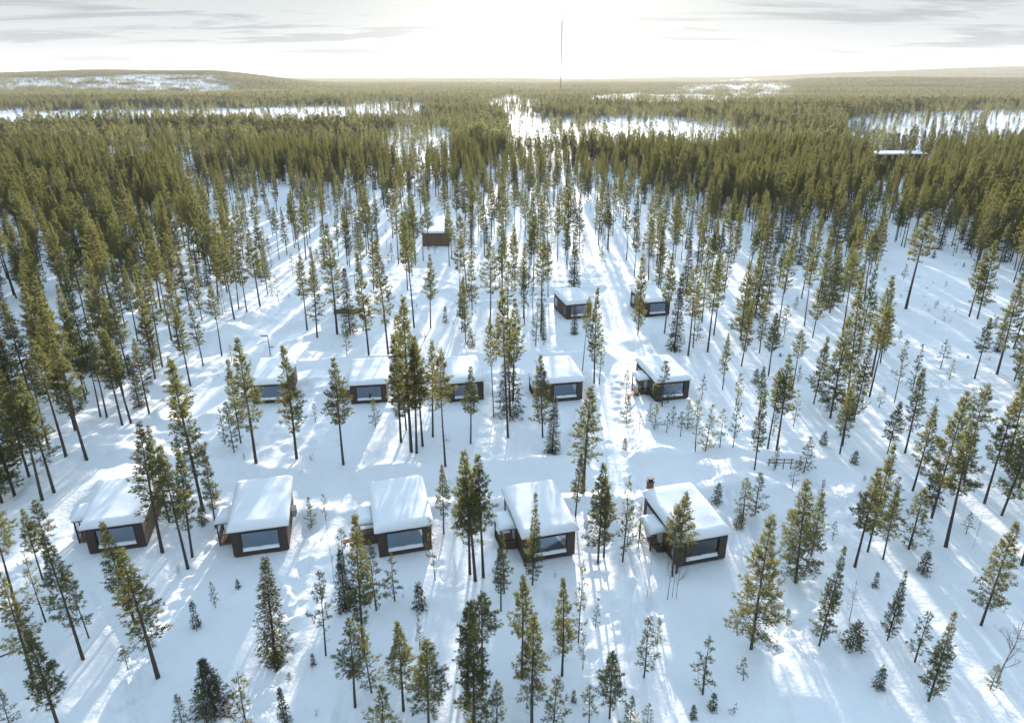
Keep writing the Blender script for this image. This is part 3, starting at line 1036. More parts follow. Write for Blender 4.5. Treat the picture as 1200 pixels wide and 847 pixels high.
# hand-placed trees: (kind, base px, base py, top py [, width factor [, variant]])
HT = [
    # left edge and in front of the first cabins
    ('pine', 102, 537, 395), ('pine', 76, 538, 402), ('pine', 62, 575, 440), ('pine', 49, 585, 452), ('full', 17, 582, 432, 1.0), ('full', 35, 560, 440), ('full', 2, 590, 470),
    ('pine', 21, 727, 590), ('pine', 37, 787, 668), ('young', 53, 727, 648), ('pine', 51, 679, 596, .8), ('pine', 66, 676, 587, .8), ('pine', 97, 770, 617, .85), ('young', 103, 745, 672, .9),
    ('pine', 70, 851, 730, 1.0), ('young', 12, 849, 805), ('pine', 183, 791, 641, 1.15, 2), ('pine', 157, 730, 607, .9, 4), ('young', 148, 778, 750),
    ('pine', 191, 646, 496, 1.0, 2), ('pine', 199, 612, 500, .7), ('pine', 220, 664, 517, .9, 5), ('pine', 226, 651, 530, .9), ('pine', 237, 600, 425, .9, 4), ('pine', 252, 619, 530, .8), ('small_spruce', 239, 617, 598, 1.3),
    ('birch', 211, 677, 655, .5), ('small_spruce', 230, 732, 700, .9), ('young', 252, 710, 680, .8), ('small_spruce', 279, 688, 677, .8), ('spruce', 322, 768, 648, 1.05, 1), ('small_spruce', 324, 776, 752, 1.1),
    ('young', 381, 767, 670, .9), ('small_spruce', 367, 777, 763), ('spruce', 252, 832, 766, 1.35, 2), ('young', 243, 852, 800), ('young', 213, 847, 810), ('young', 293, 872, 787, 1.2), ('spruce', 336, 858, 803, .9, 3),
    ('birch', 392, 682, 612, .5, 1),
    ('pine', 300, 546, 402, 1.0, 2), ('pine', 348, 538, 405, 1.0, 4), ('pine', 403, 544, 420, .95, 0), ('young', 274, 529, 470), ('full', 282, 519, 420, .7, 1), ('young', 264, 521, 478), ('pine', 222, 524, 417, .95),
    ('young', 365, 618, 582, .8), ('young', 382, 611, 580, .8), ('pine', 428, 768, 605, .8, 4), ('young', 441, 716, 635, 1.1), ('spruce', 405, 713, 642, .95, 1), ('young', 463, 705, 650, 1.2), ('young', 510, 684, 612, .6, 2),
    ('pine', 520, 627, 547, .75, 2), ('small_spruce', 492, 716, 686, 1.2), ('pine', 417, 829, 720, .9), ('young', 436, 811, 733), ('pine', 473, 833, 725, .95, 2), ('young', 492, 763, 723, .7), ('full', 503, 856, 748, .95, 3), ('young', 450, 866, 802, 1.3),
    # around the fourth front cabin
    ('pine', 556, 684, 527, .95, 0), ('pine', 551, 677, 548, .95, 2), ('pine', 566, 679, 535, .9, 5), ('pine', 587, 717, 627, .7, 4), ('young', 591, 697, 628), ('full', 624, 687, 582, .62, 2), ('full', 701, 660, 542, .85, 1), ('pine', 707, 652, 560, .9, 0),
    ('pine', 684, 580, 458, 1.25, 2), ('pine', 675, 606, 530, .8, 4), ('young', 729, 661, 559, .9, 3), ('young', 747, 648, 594, .7), ('young', 735, 640, 585, .7),
    ('pine', 612, 795, 675, .85, 5), ('pine', 624, 856, 725, 1.0, 2), ('pine', 658, 792, 675, .8, 4), ('young', 678, 752, 655, .7, 3), ('young', 683, 782, 735, .7), ('young', 698, 735, 696, .7), ('birch', 758, 703, 632, .4, 1),
    ('birch', 782, 704, 590, .55, 0), ('birch', 790, 703, 636, .6, 2), ('young', 754, 795, 725, 1.1), ('young', 770, 755, 722, .8), ('full', 714, 841, 760, .85, 3), ('small_spruce', 672, 822, 807, .9), ('young', 690, 852, 803, 1.1),
    ('young', 738, 852, 817), ('young', 757, 858, 825), ('young', 647, 856, 793, 1.3), ('young', 582, 855, 797, 1.1), ('full', 555, 856, 722, .9, 2), ('pine', 563, 800, 690, 1.0, 3), ('pine', 548, 830, 700, .9, 5),
    # by the chimney cabin and to its right
    ('full', 792, 672, 579, .9, 3), ('pine', 788, 676, 592, .8, 3), ('small_spruce', 839, 592, 567, 1.0), ('young', 870, 611, 562, 1.4, 1), ('young', 885, 604, 555, 1.2, 1), ('small_spruce', 865, 619, 602, 1.3), ('young', 814, 538, 480), ('young', 825, 538, 486),
    ('young', 842, 537, 492), ('young', 857, 537, 470, .7), ('pine', 882, 560, 470, .7, 4), ('pine', 899, 534, 440, .8), ('pine', 909, 532, 420, .9, 0), ('small_spruce', 732, 526, 511, 1.0),
    ('young', 942, 551, 510, 1.1), ('young', 927, 577, 543), ('young', 906, 556, 528), ('small_spruce', 964, 523, 506), ('pine', 984, 532, 457, .9, 2), ('full', 880, 763, 610, .86, 0), ('full', 932, 681, 560, 1.0, 0),
    ('full', 950, 652, 577, .8, 1), ('young', 976, 632, 610), ('full', 960, 757, 640, .62, 2), ('birch', 995, 727, 678, 1.0, 0), ('pine', 1002, 665, 549, .95, 0), ('full', 1017, 647, 522, .7, 1), ('pine', 1035, 657, 577, .8, 2),
    ('young', 1065, 643, 572, 1.5, 1), ('pine', 1069, 576, 478, .9, 2), ('full', 1092, 607, 455, .8, 3), ('pine', 1109, 640, 495, 1.05, 5), ('small_spruce', 1090, 591, 552, 1.2), ('pine', 1154, 589, 466, .9, 0), ('full', 1174, 604, 470, .8, 1),
    ('small_spruce', 1082, 671, 644, 1.0), ('small_spruce', 1025, 688, 670, 1.0), ('full', 1040, 750, 667, .62, 2), ('full', 1150, 732, 612, .85, 1), ('young', 1132, 625, 600, 1.2), ('birch', 1140, 642, 598, .4, 1), ('pine', 1197, 660, 540, 1.0, 3),
    ('small_spruce', 998, 757, 727, 1.5, 2), ('small_spruce', 1030, 805, 780, 1.1), ('young', 1072, 775, 717, 1.2), ('full', 1088, 820, 713, .72, 2), ('birch', 1169, 798, 712, 1.35, 0), ('young', 824, 812, 745, 1.3), ('small_spruce', 835, 830, 810, 1.2),
    ('small_spruce', 812, 842, 826),
    # second row
    ('pine', 482, 530, 352, .95, 2), ('pine', 489, 532, 395, .9, 0), ('pine', 495, 524, 398, .9, 5), ('pine', 469, 519, 392, .95, 4), ('full', 476, 505, 372, .65, 1), ('pine', 522, 549, 412, .75, 3), ('pine', 507, 513, 402, .85), ('spruce', 598, 487, 402, 1.12, 2),
    ('pine', 594, 513, 338, .7, 1), ('pine', 602, 470, 350, .8, 0), ('full', 636, 515, 420, .8, 1), ('spruce', 647, 533, 466, .95, 1), ('young', 733, 468, 432), ('young', 734, 496, 463, 1.1), ('young', 749, 508, 487, 1.1), ('young', 761, 497, 477, 1.2),
    ('young', 767, 507, 478, 1.2), ('young', 781, 509, 485, 1.2), ('young', 787, 500, 477, 1.4), ('young', 797, 514, 485, 1.2), ('young', 776, 478, 425, 1.4, 1), ('pine', 551, 522, 432, .85, 0), ('pine', 578, 487, 372, .5, 3), ('young', 440, 500, 466),
    ('pine', 696, 452, 340, .75, 4), ('pine', 683, 436, 350, .5, 3), ('young', 702, 451, 395, .9), ('spruce', 790, 412, 322, .85, 1), ('spruce', 673, 391, 355, .9, 1), ('full', 747, 396, 287, .6, 2), ('pine', 778, 392, 297, .75, 0), ('spruce', 637, 397, 353, .7, 3),
    ('young', 628, 405, 350, 1.1), ('small_spruce', 552, 407, 383, 1.0), ('small_spruce', 522, 377, 357, 1.0), ('full', 546, 403, 325, .6, 1), ('full', 541, 390, 325, .6, 3), ('pine', 455, 417, 283, .85, 2), ('pine', 432, 420, 300, .85, 4), ('pine', 484, 384, 247, .7, 1),
    ('pine', 505, 383, 297, .8, 0), ('pine', 395, 395, 268, 1.0, 2), ('pine', 372, 395, 300, .9), ('pine', 360, 385, 298, .9, 5),
    # left stand edge
    ('pine', 144, 498, 388, .95, 0), ('pine', 153, 495, 385, .95, 5), ('pine', 124, 488, 395, .9, 3), ('pine', 117, 486, 397, .9), ('pine', 175, 485, 398, .95, 2), ('pine', 260, 418, 335, .8, 3), ('pine', 238, 433, 360, .8), ('pine', 223, 453, 362, .95, 5),
    # right-hand slope
    ('pine', 1063, 363, 248, 1.25, 1), ('pine', 1013, 353, 270, .95, 3), ('full', 995, 343, 258, .75, 1), ('spruce', 968, 320, 270, .7, 1), ('spruce', 884, 374, 258, .78, 2), ('full', 952, 397, 315, .65, 3), ('full', 973, 491, 372, .85, 0), ('full', 953, 474, 395, .8, 1),
    ('full', 1000, 493, 392, .65, 2), ('pine', 1022, 440, 322, .95, 2), ('pine', 1017, 391, 342, .9), ('pine', 987, 523, 450, .85, 0), ('full', 1040, 532, 470, .8, 3), ('pine', 847, 457, 392, .7, 2), ('pine', 888, 494, 432, .8), ('pine', 900, 441, 368, .9, 0),
    ('full', 1145, 374, 283, .9, 1), ('pine', 1135, 371, 292, .95, 0), ('pine', 1168, 438, 325, 1.0, 2), ('pine', 1188, 408, 330, .95), ('pine', 1143, 441, 370, .95, 5), ('young', 1102, 431, 397, 1.3), ('young', 1112, 446, 420, 1.2), ('young', 1048, 470, 398, .8),
    ('young', 1070, 454, 402, .7), ('pine', 928, 455, 385, .8), ('pine', 836, 395, 300, .75, 1), ('pine', 812, 408, 330, .7), ('young', 822, 470, 440), ('pine', 868, 430, 352, .8, 4), ('young', 862, 478, 440), ('young', 805, 505, 470), ('young', 930, 500, 462),
    ('young', 905, 512, 480), ('pine', 1178, 540, 440, 1.0, 1), ('pine', 1130, 560, 450, .9, 3), ('pine', 1060, 530, 432, .9, 2), ('full', 1195, 570, 430, .9, 0), ('young', 1045, 600, 560, 1.1), ('young', 960, 590, 560),
]

LAND = [  # landmarks for telling trees apart: picture centre of the base, phrase
    (140, 645, 'leftmost front cabin'), (305, 650, 'second front cabin'), (475, 650, 'middle front cabin'), (640, 655, 'fourth front cabin'), (820, 658, 'chimney cabin'),
    (318, 472, 'leftmost second-row cabin'), (432, 472, 'second second-row cabin'), (545, 470, 'middle second-row cabin'), (662, 468, 'fourth second-row cabin'), (785, 468, 'rightmost second-row cabin'),
    (672, 375, 'left third-row cabin'), (765, 372, 'right third-row cabin'), (405, 372, 'half-buried cabin'), (512, 288, 'lone far lodge'),
    (60, 800, 'bottom left corner'), (1130, 790, 'bottom right corner'), (1130, 640, 'middle of the right edge'), (1010, 500, 'open right slope'), (1100, 400, 'open snow patch'),
    (950, 790, 'curved track in the snow'), (20, 570, 'left edge'), (300, 830, 'bottom edge left of centre'), (520, 840, 'bottom edge at centre'), (720, 840, 'bottom edge right of centre'), (120, 480, 'dense left stand'), (920, 440, 'thinned right stand'),
    (930, 600, 'dark rail fence'), (620, 300, 'far open stand'), (680, 230, 'far lane'), (380, 260, 'far left stand edge'), (850, 320, 'upper right forest edge'),
]
FORM = {'pine': ('slender', 'pine'), 'full': ('bushy', 'pine'), 'young': ('thin young', 'pine'), 'spruce': ('dark conical', 'spruce'), 'small_spruce': ('low', 'spruce sapling'), 'birch': ('leafless', 'birch')}
GROUPS = {'pine': 'pines among the cabins', 'full': 'pines among the cabins', 'young': 'young pines in the snow', 'spruce': 'spruces among the cabins', 'small_spruce': 'spruce saplings in the snow', 'birch': 'bare birches in the snow'}
ORD = ['first', 'second', 'third', 'fourth', 'fifth', 'sixth', 'seventh', 'eighth', 'ninth', 'tenth', 'eleventh', 'twelfth']
NUM = ['one', 'two', 'three', 'four', 'five', 'six', 'seven', 'eight', 'nine', 'ten', 'eleven', 'twelve']


def place_tree(kind, x, y, h, wf, var, label, group, rz=None):
    t_m, c_m, h0 = KINDS[kind][var]
    s = h / h0
    o = link(NAMES[kind], None, None, (x, y, TZ(x, y) - .05))
    o.empty_display_size = .3
    sw = s ** .75 * wf * (.7 if kind == 'small_spruce' else 1)
    o.scale = (sw, sw, s)
    o.rotation_euler = (random.gauss(0, .022), random.gauss(0, .022), random.uniform(0, 6.283) if rz is None else rz)
    tag(o, label, CATS[kind], group)
    link('trunk', t_m, o)
    link('crown', c_m, o)
    return o


def describe(q):
    """a first label from size, form and the nearest landmark"""
    kind, bx, by, h = q['kind'], q['bx'], q['by'], q['h']
    best = min(LAND, key=lambda l: math.hypot(l[0] - bx, (l[1] - by) * 1.2))
    dx, dy = bx - best[0], by - best[1]
    lim = .9 if best[1] > 500 else .6
    rel = ('in front of' if dy > 0 else 'behind') if abs(dy) > abs(dx) * lim else ('left of' if dx < 0 else 'right of')
    if any(w_ in best[2] for w_ in ('edge', 'corner', 'slope', 'snow', 'stand')):
        rel = 'near'
    size = 'tall' if h > 9 else ('middling' if h > 5.5 else ('short' if h > 2.6 else 'tiny'))
    a_, k_ = FORM[kind]
    if kind in ('young', 'small_spruce') and size == 'tall':
        size = 'middling'
    return f'{size} {a_} {k_} {rel} the {best[2]}'


def single_out(items):
    by_lab = {}
    for q in items:
        q['lab'] = describe(q)
        by_lab.setdefault(q['lab'], []).append(q)
    for lab, qs in by_lab.items():
        n = len(qs)
        if n > 1:
            qs.sort(key=lambda q: q['bx'])
            for i, q in enumerate(qs):
                o_ = ORD[i] if i < 12 else f'{i + 1}th'
                w_ = 'leftmost' if i == 0 else ('rightmost' if i == n - 1 else o_ + ' from left')
                q['lab'] = f'{lab}, {w_} of {NUM[n - 1] if n <= 12 else n}'


hand = []
for i, e in enumerate(HT):
    kind, bx, by, ty = e[:4]
    x, y = G(bx, by)
    hand.append(dict(kind=kind, x=x, y=y, h=height_at(bx, by, ty), wf=e[4] if len(e) > 4 else 1.0, var=e[5] if len(e) > 5 else i % len(KINDS[kind]), bx=bx, by=by, group=GROUPS[kind]))

# ------------------------------------------------------------------ scattered forest
LEFT_DENSE = [(-700, 700), (-60, 620), (-10, 592), (55, 572), (98, 530), (146, 488), (220, 446), (263, 406), (316, 368), (285, 325), (250, 285), (222, 240), (205, 205), (-700, 205)]
RIGHT_EDGE = [(540, 186), (640, 196), (700, 214), (790, 232), (850, 262), (905, 268), (960, 276), (1030, 262), (1085, 275), (1110, 290), (1150, 308), (1200, 322), (1500, 420), (2400, 500)]
rx_, ry_ = [p[0] for p in RIGHT_EDGE], [p[1] for p in RIGHT_EDGE]


OPEN = [[(1035, 285), (1100, 298), (1145, 330), (1125, 420), (1180, 470), (1100, 500), (1050, 480), (1070, 420), (1030, 380)],
        [(100, 540), (225, 455), (330, 380), (365, 398), (300, 440), (230, 500), (180, 560), (60, 640)]]
BACK_EDGE = [(205, 206), (260, 220), (330, 222), (450, 213), (520, 204), (560, 196), (640, 191), (700, 198), (770, 224)]
bx_, by_ = [p[0] for p in BACK_EDGE], [p[1] for p in BACK_EDGE]


def density(px, py):
    """trees per square metre on the ground seen at a picture point"""
    d = np.full(px.shape, 0.0)
    d = np.where((px > 225) & (py > 185) & (py < 400) & (px < 900), 1 / 38, d)
    d = np.where((px > 215) & (px < 420) & (py > 205) & (py < 395), 1 / 42, d)
    d = np.where((px > 380) & (py >= 185) & (py < 242) & (px < 900), 1 / 30, d)
    d = np.where((px > 205) & (px < 800) & (py < np.interp(px, bx_, by_)), 1 / 14, d)
    d = np.where((px >= 800) & (py > 240) & (py < 470) & (px < 1260), 1 / 38, d)
    d = np.where((px >= 1200) & (py > 300) & (py < 900), 1 / 40, d)
    d = np.where((px < -20) & (py > 600) & (py < 900), 1 / 60, d)
    d = np.where(inside(px, py, LEFT_DENSE), np.where(py > 330, 1 / 25, np.where(py > 262, 1 / 20, 1 / 15)), d)
    d = np.where((py < np.interp(px, rx_, ry_)) & (px > 760), 1 / 14, d)
    for po in OPEN:
        d = np.where(inside(px, py, po), 0.0, d)
    d = np.where((py <= 205) & (px < 560), 1 / 16, d)
    d = np.where((py <= 190), 1 / 18, d)
    return d


CLEAR = [  # open bog, river and lake ice seen between the trees: (px, top row, bottom row) profiles and how many trees stay
    ([(-400, 132, 137), (0, 131, 135.3), (150, 129, 132.4), (300, 126.6, 129.2), (440, 124.4, 126.8)], .02),
    ([(425, 150, 164), (480, 153, 165), (560, 152, 160)], .10),
    ([(575, 147, 149), (592, 136, 149), (604, 130, 150), (640, 139, 151), (720, 139, 150), (800, 141, 149), (885, 147, 151)], .05),
    ([(672, 113, 117), (760, 109, 118), (830, 107.5, 117), (880, 108, 112), (950, 110, 112)], .08),
    ([(790, 103, 108), (870, 101, 109), (940, 103, 108)], .10),
    ([(555, 117, 122), (600, 114.5, 123), (645, 117, 125)], .10),
    ([(970, 143, 147), (1010, 136, 146.5), (1060, 133, 145), (1130, 129, 143.5), (1260, 126, 143), (1500, 126, 143)], .07),
    ([(385, 122, 127), (520, 121, 124.5)], .05),
    ([(110, 176, 196), (200, 178, 194), (300, 177, 190)], .22),
]


def far_density(x, y):
    px, _ = to_pix_np(x, y)
    d = np.full(x.shape, 1.0)
    jit = 1 + .10 * vnoise(x / 45, y / 60, 21) + .07 * vnoise(x / 14, y / 18, 22)
    for prof, keep in CLEAR:
        ps = [p[0] for p in prof]
        yt = np.interp(px, ps, [p[1] for p in prof])
        yb = np.interp(px, ps, [p[2] for p in prof])
        ang = lambda r: PITCH + np.arctan((r - 423.5) / FOC)
        d_far = CAM_H / np.tan(np.maximum(ang(yt), .001))
        d_near = (CAM_H - 15) / np.tan(np.maximum(ang(yb), .001))
        mid = np.sqrt(d_near * d_far)
        tp_ = np.clip(np.minimum(px - ps[0], ps[-1] - px) / 38 + .9 * vnoise(x / 30, y / 40, 27), 0, 1)
        m = (px > ps[0]) & (px < ps[-1]) & (y * (1 + .3 * (jit - 1)) > mid + (d_near - mid) * tp_) & (y * jit < mid + (d_far - mid) * tp_) & (tp_ > .02)
        d = np.where(m, keep + .5 * (vnoise(x / 16, y / 16, 28) > .33), d)
    a = x / np.maximum(y, 1)
    hill = (y > 2100) & (y < 2780 + 300 * vnoise(x / 200, y / 200, 31)) & (a < -.385 + .05 * vnoise(x / 200, y / 100, 32)) & (a > -.95)
    d = np.where(hill, np.where(vnoise(x / 70, y / 60, 33) > .22, .6, -1.0), d)
    return d


HX, HY = np.array([q['x'] for q in hand]), np.array([q['y'] for q in hand])
cell = 2.9
gxs, gys = np.meshgrid(np.arange(-330, 360, cell), np.arange(26, 345, cell))
sx = (gxs + rng.uniform(-.5, .5, gxs.shape) * cell).ravel()
sy = (gys + rng.uniform(-.5, .5, gxs.shape) * cell).ravel()
px, py = to_pix_np(sx, sy)
clump = .45 + 1.1 * np.clip(.5 + vnoise(sx / 11, sy / 11, 41) * 1.6, 0, 1)
dens_ = density(px, py)
clump = np.where(dens_ > 1 / 30, .55 + .9 * (clump - .45), clump)
fd = np.where(sy > 280, far_density(sx, sy), 1)
keep = rng.random(len(sx)) < dens_ * clump * cell * cell * fd
hx_, hy_ = G(1052, 196)
keep |= (np.abs(sx / sy - hx_ / hy_) < .044) & (sy > hy_ - 50) & (sy < hy_)
keep &= (px > -500) & (px < 1700)
sx, sy, px, py = sx[keep], sy[keep], px[keep], py[keep]
ok = np.ones(len(sx), bool)
for i in range(len(sx)):
    if np.min(np.hypot(HX - sx[i], HY - sy[i])) < 2.0:
        ok[i] = False
for pts, hw in ROADS_W:
    ok &= seg_dist(sx, sy, pts) > hw * 1.15
for cx_, cy_, rot, hw_, hl_, lz in PADS:
    lx = (sx - cx_) * math.cos(rot) + (sy - cy_) * math.sin(rot)
    ly = -(sx - cx_) * math.sin(rot) + (sy - cy_) * math.cos(rot)
    ok &= ~((np.abs(lx + .6) < hw_ + 2.2) & (ly > -hl_ - 9) & (ly < hl_ + 2.0))
for ex, ey, er in PADS_EXTRA:
    ok &= np.hypot(sx - ex, sy - ey - er * .3) > er
# keep the sight line to the roof of the big hall
hx_, hy_ = G(1052, 196)
sight = (np.abs(sx / sy - hx_ / hy_) < .044) & (sy > hy_ - 75) & (sy < hy_ + 2)
ok &= ~(sight & (sy > hy_ - 4))
# and to the lone lodge behind the third row
lx_, ly_ = G(511, 286)
ok &= ~((np.abs(sx / sy - lx_ / ly_) < .017) & (sy > ly_ - 42) & (sy < ly_ + 1) & (rng.random(len(sx)) < .62))
sx, sy, px, py, sight = sx[ok], sy[ok], px[ok], py[ok], sight[ok]

# kind of every scattered tree
dn = density(px, py)
u = rng.random(len(sx))
kinds = []
for i in range(len(sx)):
    if dn[i] > 1 / 30:
        kinds.append('pine' if u[i] < .50 else ('full' if u[i] < .88 else ('spruce' if u[i] < .96 else 'birch')))
    elif py[i] > 240 and px[i] > 790:
        kinds.append('pine' if u[i] < .45 else ('full' if u[i] < .62 else ('young' if u[i] < .92 else 'spruce')))
    else:
        kinds.append('pine' if u[i] < .60 else ('young' if u[i] < .86 else ('spruce' if u[i] < .92 else ('full' if u[i] < .97 else 'birch'))))
HR = {'pine': (10, 16.5), 'full': (8, 15.5), 'young': (2.2, 6.5), 'spruce': (5, 12.5), 'birch': (6, 9)}
# young trees and saplings strewn over the open snow
NQ = 460
qx, qy = rng.uniform(-75, 130, NQ), rng.uniform(32, 150, NQ)
qpx, qpy = to_pix_np(qx, qy)
qm = (np.clip(.35 + 1.4 * vnoise(qx / 12, qy / 12, 91), 0, 1) > rng.random(NQ)) & (qpx > -60) & (qpx < 1260) & ~inside(qpx, qpy, LEFT_DENSE)
for pts, hw in ROADS_W:
    qm &= seg_dist(qx, qy, pts) > hw * 1.25
for cx_, cy_, rot, hw_, hl_, lz in PADS:
    qm &= np.hypot(qx - cx_, qy - cy_) > 6.0
for i in range(NQ):
    if qm[i] and np.min(np.hypot(HX - qx[i], HY - qy[i])) < 1.0:
        qm[i] = False
qx, qy, qpx, qpy = qx[qm], qy[qm], qpx[qm], qpy[qm]
trees = []
for i in range(len(qx)):
    k = 'young' if rng.random() < .72 else 'small_spruce'
    trees.append((k, qx[i], qy[i], (.7 + 3.2 * rng.random() ** 2) * (1 if k == 'young' else .6), 1.15, int(rng.integers(len(KINDS[k]))), qpx[i], qpy[i], .001))
for i, k in enumerate(kinds):
    lo, hi = HR[k]
    h = lo + (hi - lo) * rng.random() ** .9
    if sight[i]:
        h = rng.uniform(5.5, 7.6)
    if dn[i] <= 1 / 30 and k == 'pine':
        h *= .90
    trees.append((k, sx[i], sy[i], h, {'pine': .86 if dn[i] > 1 / 28 else .74, 'full': .74, 'young': 1.0, 'spruce': .8, 'birch': .8}[k] * rng.uniform(.85, 1.15), int(rng.integers(len(KINDS[k]))), px[i], py[i], dn[i]))
# those that show largest are things of their own; the rest joins the forest mass
in_view = lambda t: -15 < t[6] < 1215 and t[7] < 860
trees.sort(key=lambda t: (not in_view(t), -t[3] / t[2]))
quota = {'spruce_sapling': 80, 'pine_tree': 297 - sum(q['kind'] in ('pine', 'full') for q in hand), 'young_pine': 215, 'spruce_tree': 60, 'bare_birch': 30}
mass, crowd = [], []
ZL = {'l': ('in the dense stand that fills the left side', 'trees of the dense left stand'), 'r': ('in the dense forest at the upper right', 'trees of the upper right forest'),
      'c': ('in the open stand behind the cabin rows', 'trees of the open stand behind the cabins'), 's': ('on the thinned slope right of the cabins', 'trees of the thinned right slope')}
for t in trees:
    k, x, y, h, wf, var, px0, py0, d0 = t
    nm = NAMES[k]
    if in_view(t) and quota[nm] > 0:
        quota[nm] -= 1
        zone = ('l' if px0 < 560 else 'r') if d0 > 1 / 30 else ('s' if px0 > 800 else 'c')
        a_, k_ = FORM[k]
        size = 'tall' if h > 8 else 'short'
        q = dict(kind=k, x=x, y=y, h=h, wf=wf, var=var, bx=px0, by=py0, group={'pine': 'slender pines', 'full': 'bushy pines', 'young': 'young pines', 'spruce': 'spruces', 'birch': 'birches', 'small_spruce': 'spruce saplings'}[k] + ', ' + size + ', ' + ZL[zone][1])
        if d0 > 1 / 30 and py0 < 400:                                        # deep in a dense stand nothing tells one from the next
            q['lab'] = f'{size} {a_} {k_} {ZL[zone][0]}'
            crowd.append(q)
        else:
            hand.append(q)
    else:
        mass.append(t)
single_out(hand)
for q in hand + crowd:
    place_tree(q['kind'], q['x'], q['y'], q['h'], q['wf'], q['var'], q['lab'], q['group'])

# ------------------------------------------------------------------ forest mass: one object, instanced by geometry nodes
KIT = bpy.data.collections.new('forest_kit')                 # never linked to the scene
kit = []


def kit_add(name, meshes, mats_from=None):
    v, f, mi, mats = [], [], [], []
    for me_, xf in meshes:
        k = len(v)
        v += [tuple(xf @ q.co) for q in me_.vertices]
        off = []
        for m_ in me_.materials:
            if m_ not in mats:
                mats.append(m_)
            off.append(mats.index(m_))
        for p in me_.polygons:
            f.append(tuple(k + j for j in p.vertices))
            mi.append(off[p.material_index])
    me_ = bpy.data.meshes.new(name)
    me_.from_pydata(v, [], f)
    for m_ in mats:
        me_.materials.append(m_)
    me_.polygons.foreach_set('material_index', mi)
    me_.update()
    o = bpy.data.objects.new('kit_%03d' % len(kit), me_)
    KIT.objects.link(o)
    kit.append(o)
    return len(kit) - 1


I4 = Matrix.Identity(4)
IDX = {}
for k in ('pine', 'full', 'young', 'spruce', 'birch', 'small_spruce'):
    for v_, (t_m, c_m, h0) in enumerate(KINDS[k]):
        IDX[(k, v_)] = kit_add(k, [(t_m, I4), (c_m, I4)])


def low_tree(seed, h=13.0, w_=1.35, cb=.35, n=150, conic=False, leaf=(.75, .32), fol='far'):
    """a light tree for the middle distance: stem plus a crown of loose needle sprays"""
    rr = random.Random(seed)
    t, c = MB(), MB()
    t.tube([(0, 0, -.5), (0, 0, h * .96)], [.15, .03], 4)
    for _ in range(n):
        k = rr.random() ** .9
        z = h * (cb + (1 - cb) * k)
        env = (1 - k) ** .8 if conic else min(1, (k + .2) / .45) * (1 - max(0, (k - .4) / .6) ** 1.6)
        r = w_ * env * math.sqrt(rr.random()) + .08
        an = rr.uniform(0, 6.28)
        p = Vector((math.cos(an) * r, math.sin(an) * r, z))
        d = Vector((math.cos(an), math.sin(an), rr.uniform(.1, .9))).normalized()
        tuft(c, p, d, leaf[0], leaf[1], 2, rr, .6)
    return t.mesh('stem', M['bark'], True), c.mesh('sprays', M[fol])


LOW = []
low_src = []
LSPEC = [(1.3, .35), (1.5, .3), (1.2, .42), (1.6, .25), (1.75, .18), (1.15, .45), (1.45, .08), (1.2, .05), (1.5, .2)]
for i, (w0, c0) in enumerate(LSPEC):
    a, b_ = low_tree(700 + i, 13, w0, c0, 230 if i < 8 else 120, i in (6, 7), (.75, .32) if i < 8 else (.6, .14), 'far' if i < 6 else ('far_spruce' if i < 8 else 'far_birch'))
    LOW.append(kit_add('low_tree', [(a, I4), (b_, I4)]))
tiny_src = []
for i in range(7):
    tiny_src.append(low_tree(800 + i, 13, [1.6, 1.8, 1.5, 1.9, 1.7, 1.5, 1.7][i], .2, 30, i in (4, 5), (1.25, .8), 'far' if i < 4 else ('far_spruce' if i < 6 else 'far_birch')))
PATCH, THIN = [], []
for i in range(8):
    rr = random.Random(900 + i)
    parts = []
    for a in range(9):
        for b_ in range(9):
            if rr.random() < (.12 if i < 6 else .86):
                continue
            s = rr.uniform(.62, 1.15)
            xf = Matrix.Translation(((a - 4) * 4.4 + rr.uniform(-2, 2), (b_ - 4) * 4.4 + rr.uniform(-2, 2), -1)) @ Matrix.Rotation(rr.uniform(0, 6.28), 4, 'Z') @ Matrix.Diagonal((s * 1.15, s * 1.15, s, 1))
            parts.append((rr.choice(tiny_src)[1], xf))
    (PATCH if i < 6 else THIN).append(kit_add('tree_patch', parts))

pts, pid, prot, pscl = [], [], [], []
for t in mass:
    k, x, y, h, wf, var, *_ = t
    s = h / KINDS[k][var][2]
    pts.append((x, y, 0))
    pid.append(IDX[(k, var)])
    prot.append(rng.uniform(0, 6.283))
    sw = s ** .75 * wf
    pscl.append((sw, sw, s))
# middle distance, single trees
cell = 3.9
gxs, gys = np.meshgrid(np.arange(-1150, 1150, cell), np.arange(345, 1250, cell))
sx = (gxs + rng.uniform(-.5, .5, gxs.shape) * cell).ravel()
sy = (gys + rng.uniform(-.5, .5, gxs.shape) * cell).ravel()
m = np.abs(sx) < .92 * sy + 10
sx, sy = sx[m], sy[m]
stand = np.clip(.82 + .9 * vnoise(sx / 70, sy / 50, 51), .12, 1)
m = rng.random(len(sx)) < far_density(sx, sy) * stand
sx, sy = sx[m], sy[m]
hs = (11.3 + 7.0 * vnoise(sx / 170, sy / 65, 53) + 3.0 * vnoise(sx / 90, sy / 120, 52) + rng.normal(0, 2.3, len(sx))) / 13
hs = np.clip(hs, .35, 1.6)
for i in range(len(sx)):
    pts.append((sx[i], sy[i], 0))
    bz = vnoise(sx[i] / 75, sy[i] / 60, 77)
    sp_ = vnoise(sx[i] / 120, sy[i] / 60, 78) > .12
    pid.append(LOW[8] if bz > .30 and rng.random() < .7 else LOW[(6 + int(rng.integers(2))) if (sp_ and rng.random() < .7) else int(rng.integers(9 if rng.random() < .2 else 6))])
    prot.append(rng.uniform(0, 6.283))
    pscl.append((hs[i], hs[i], hs[i]))
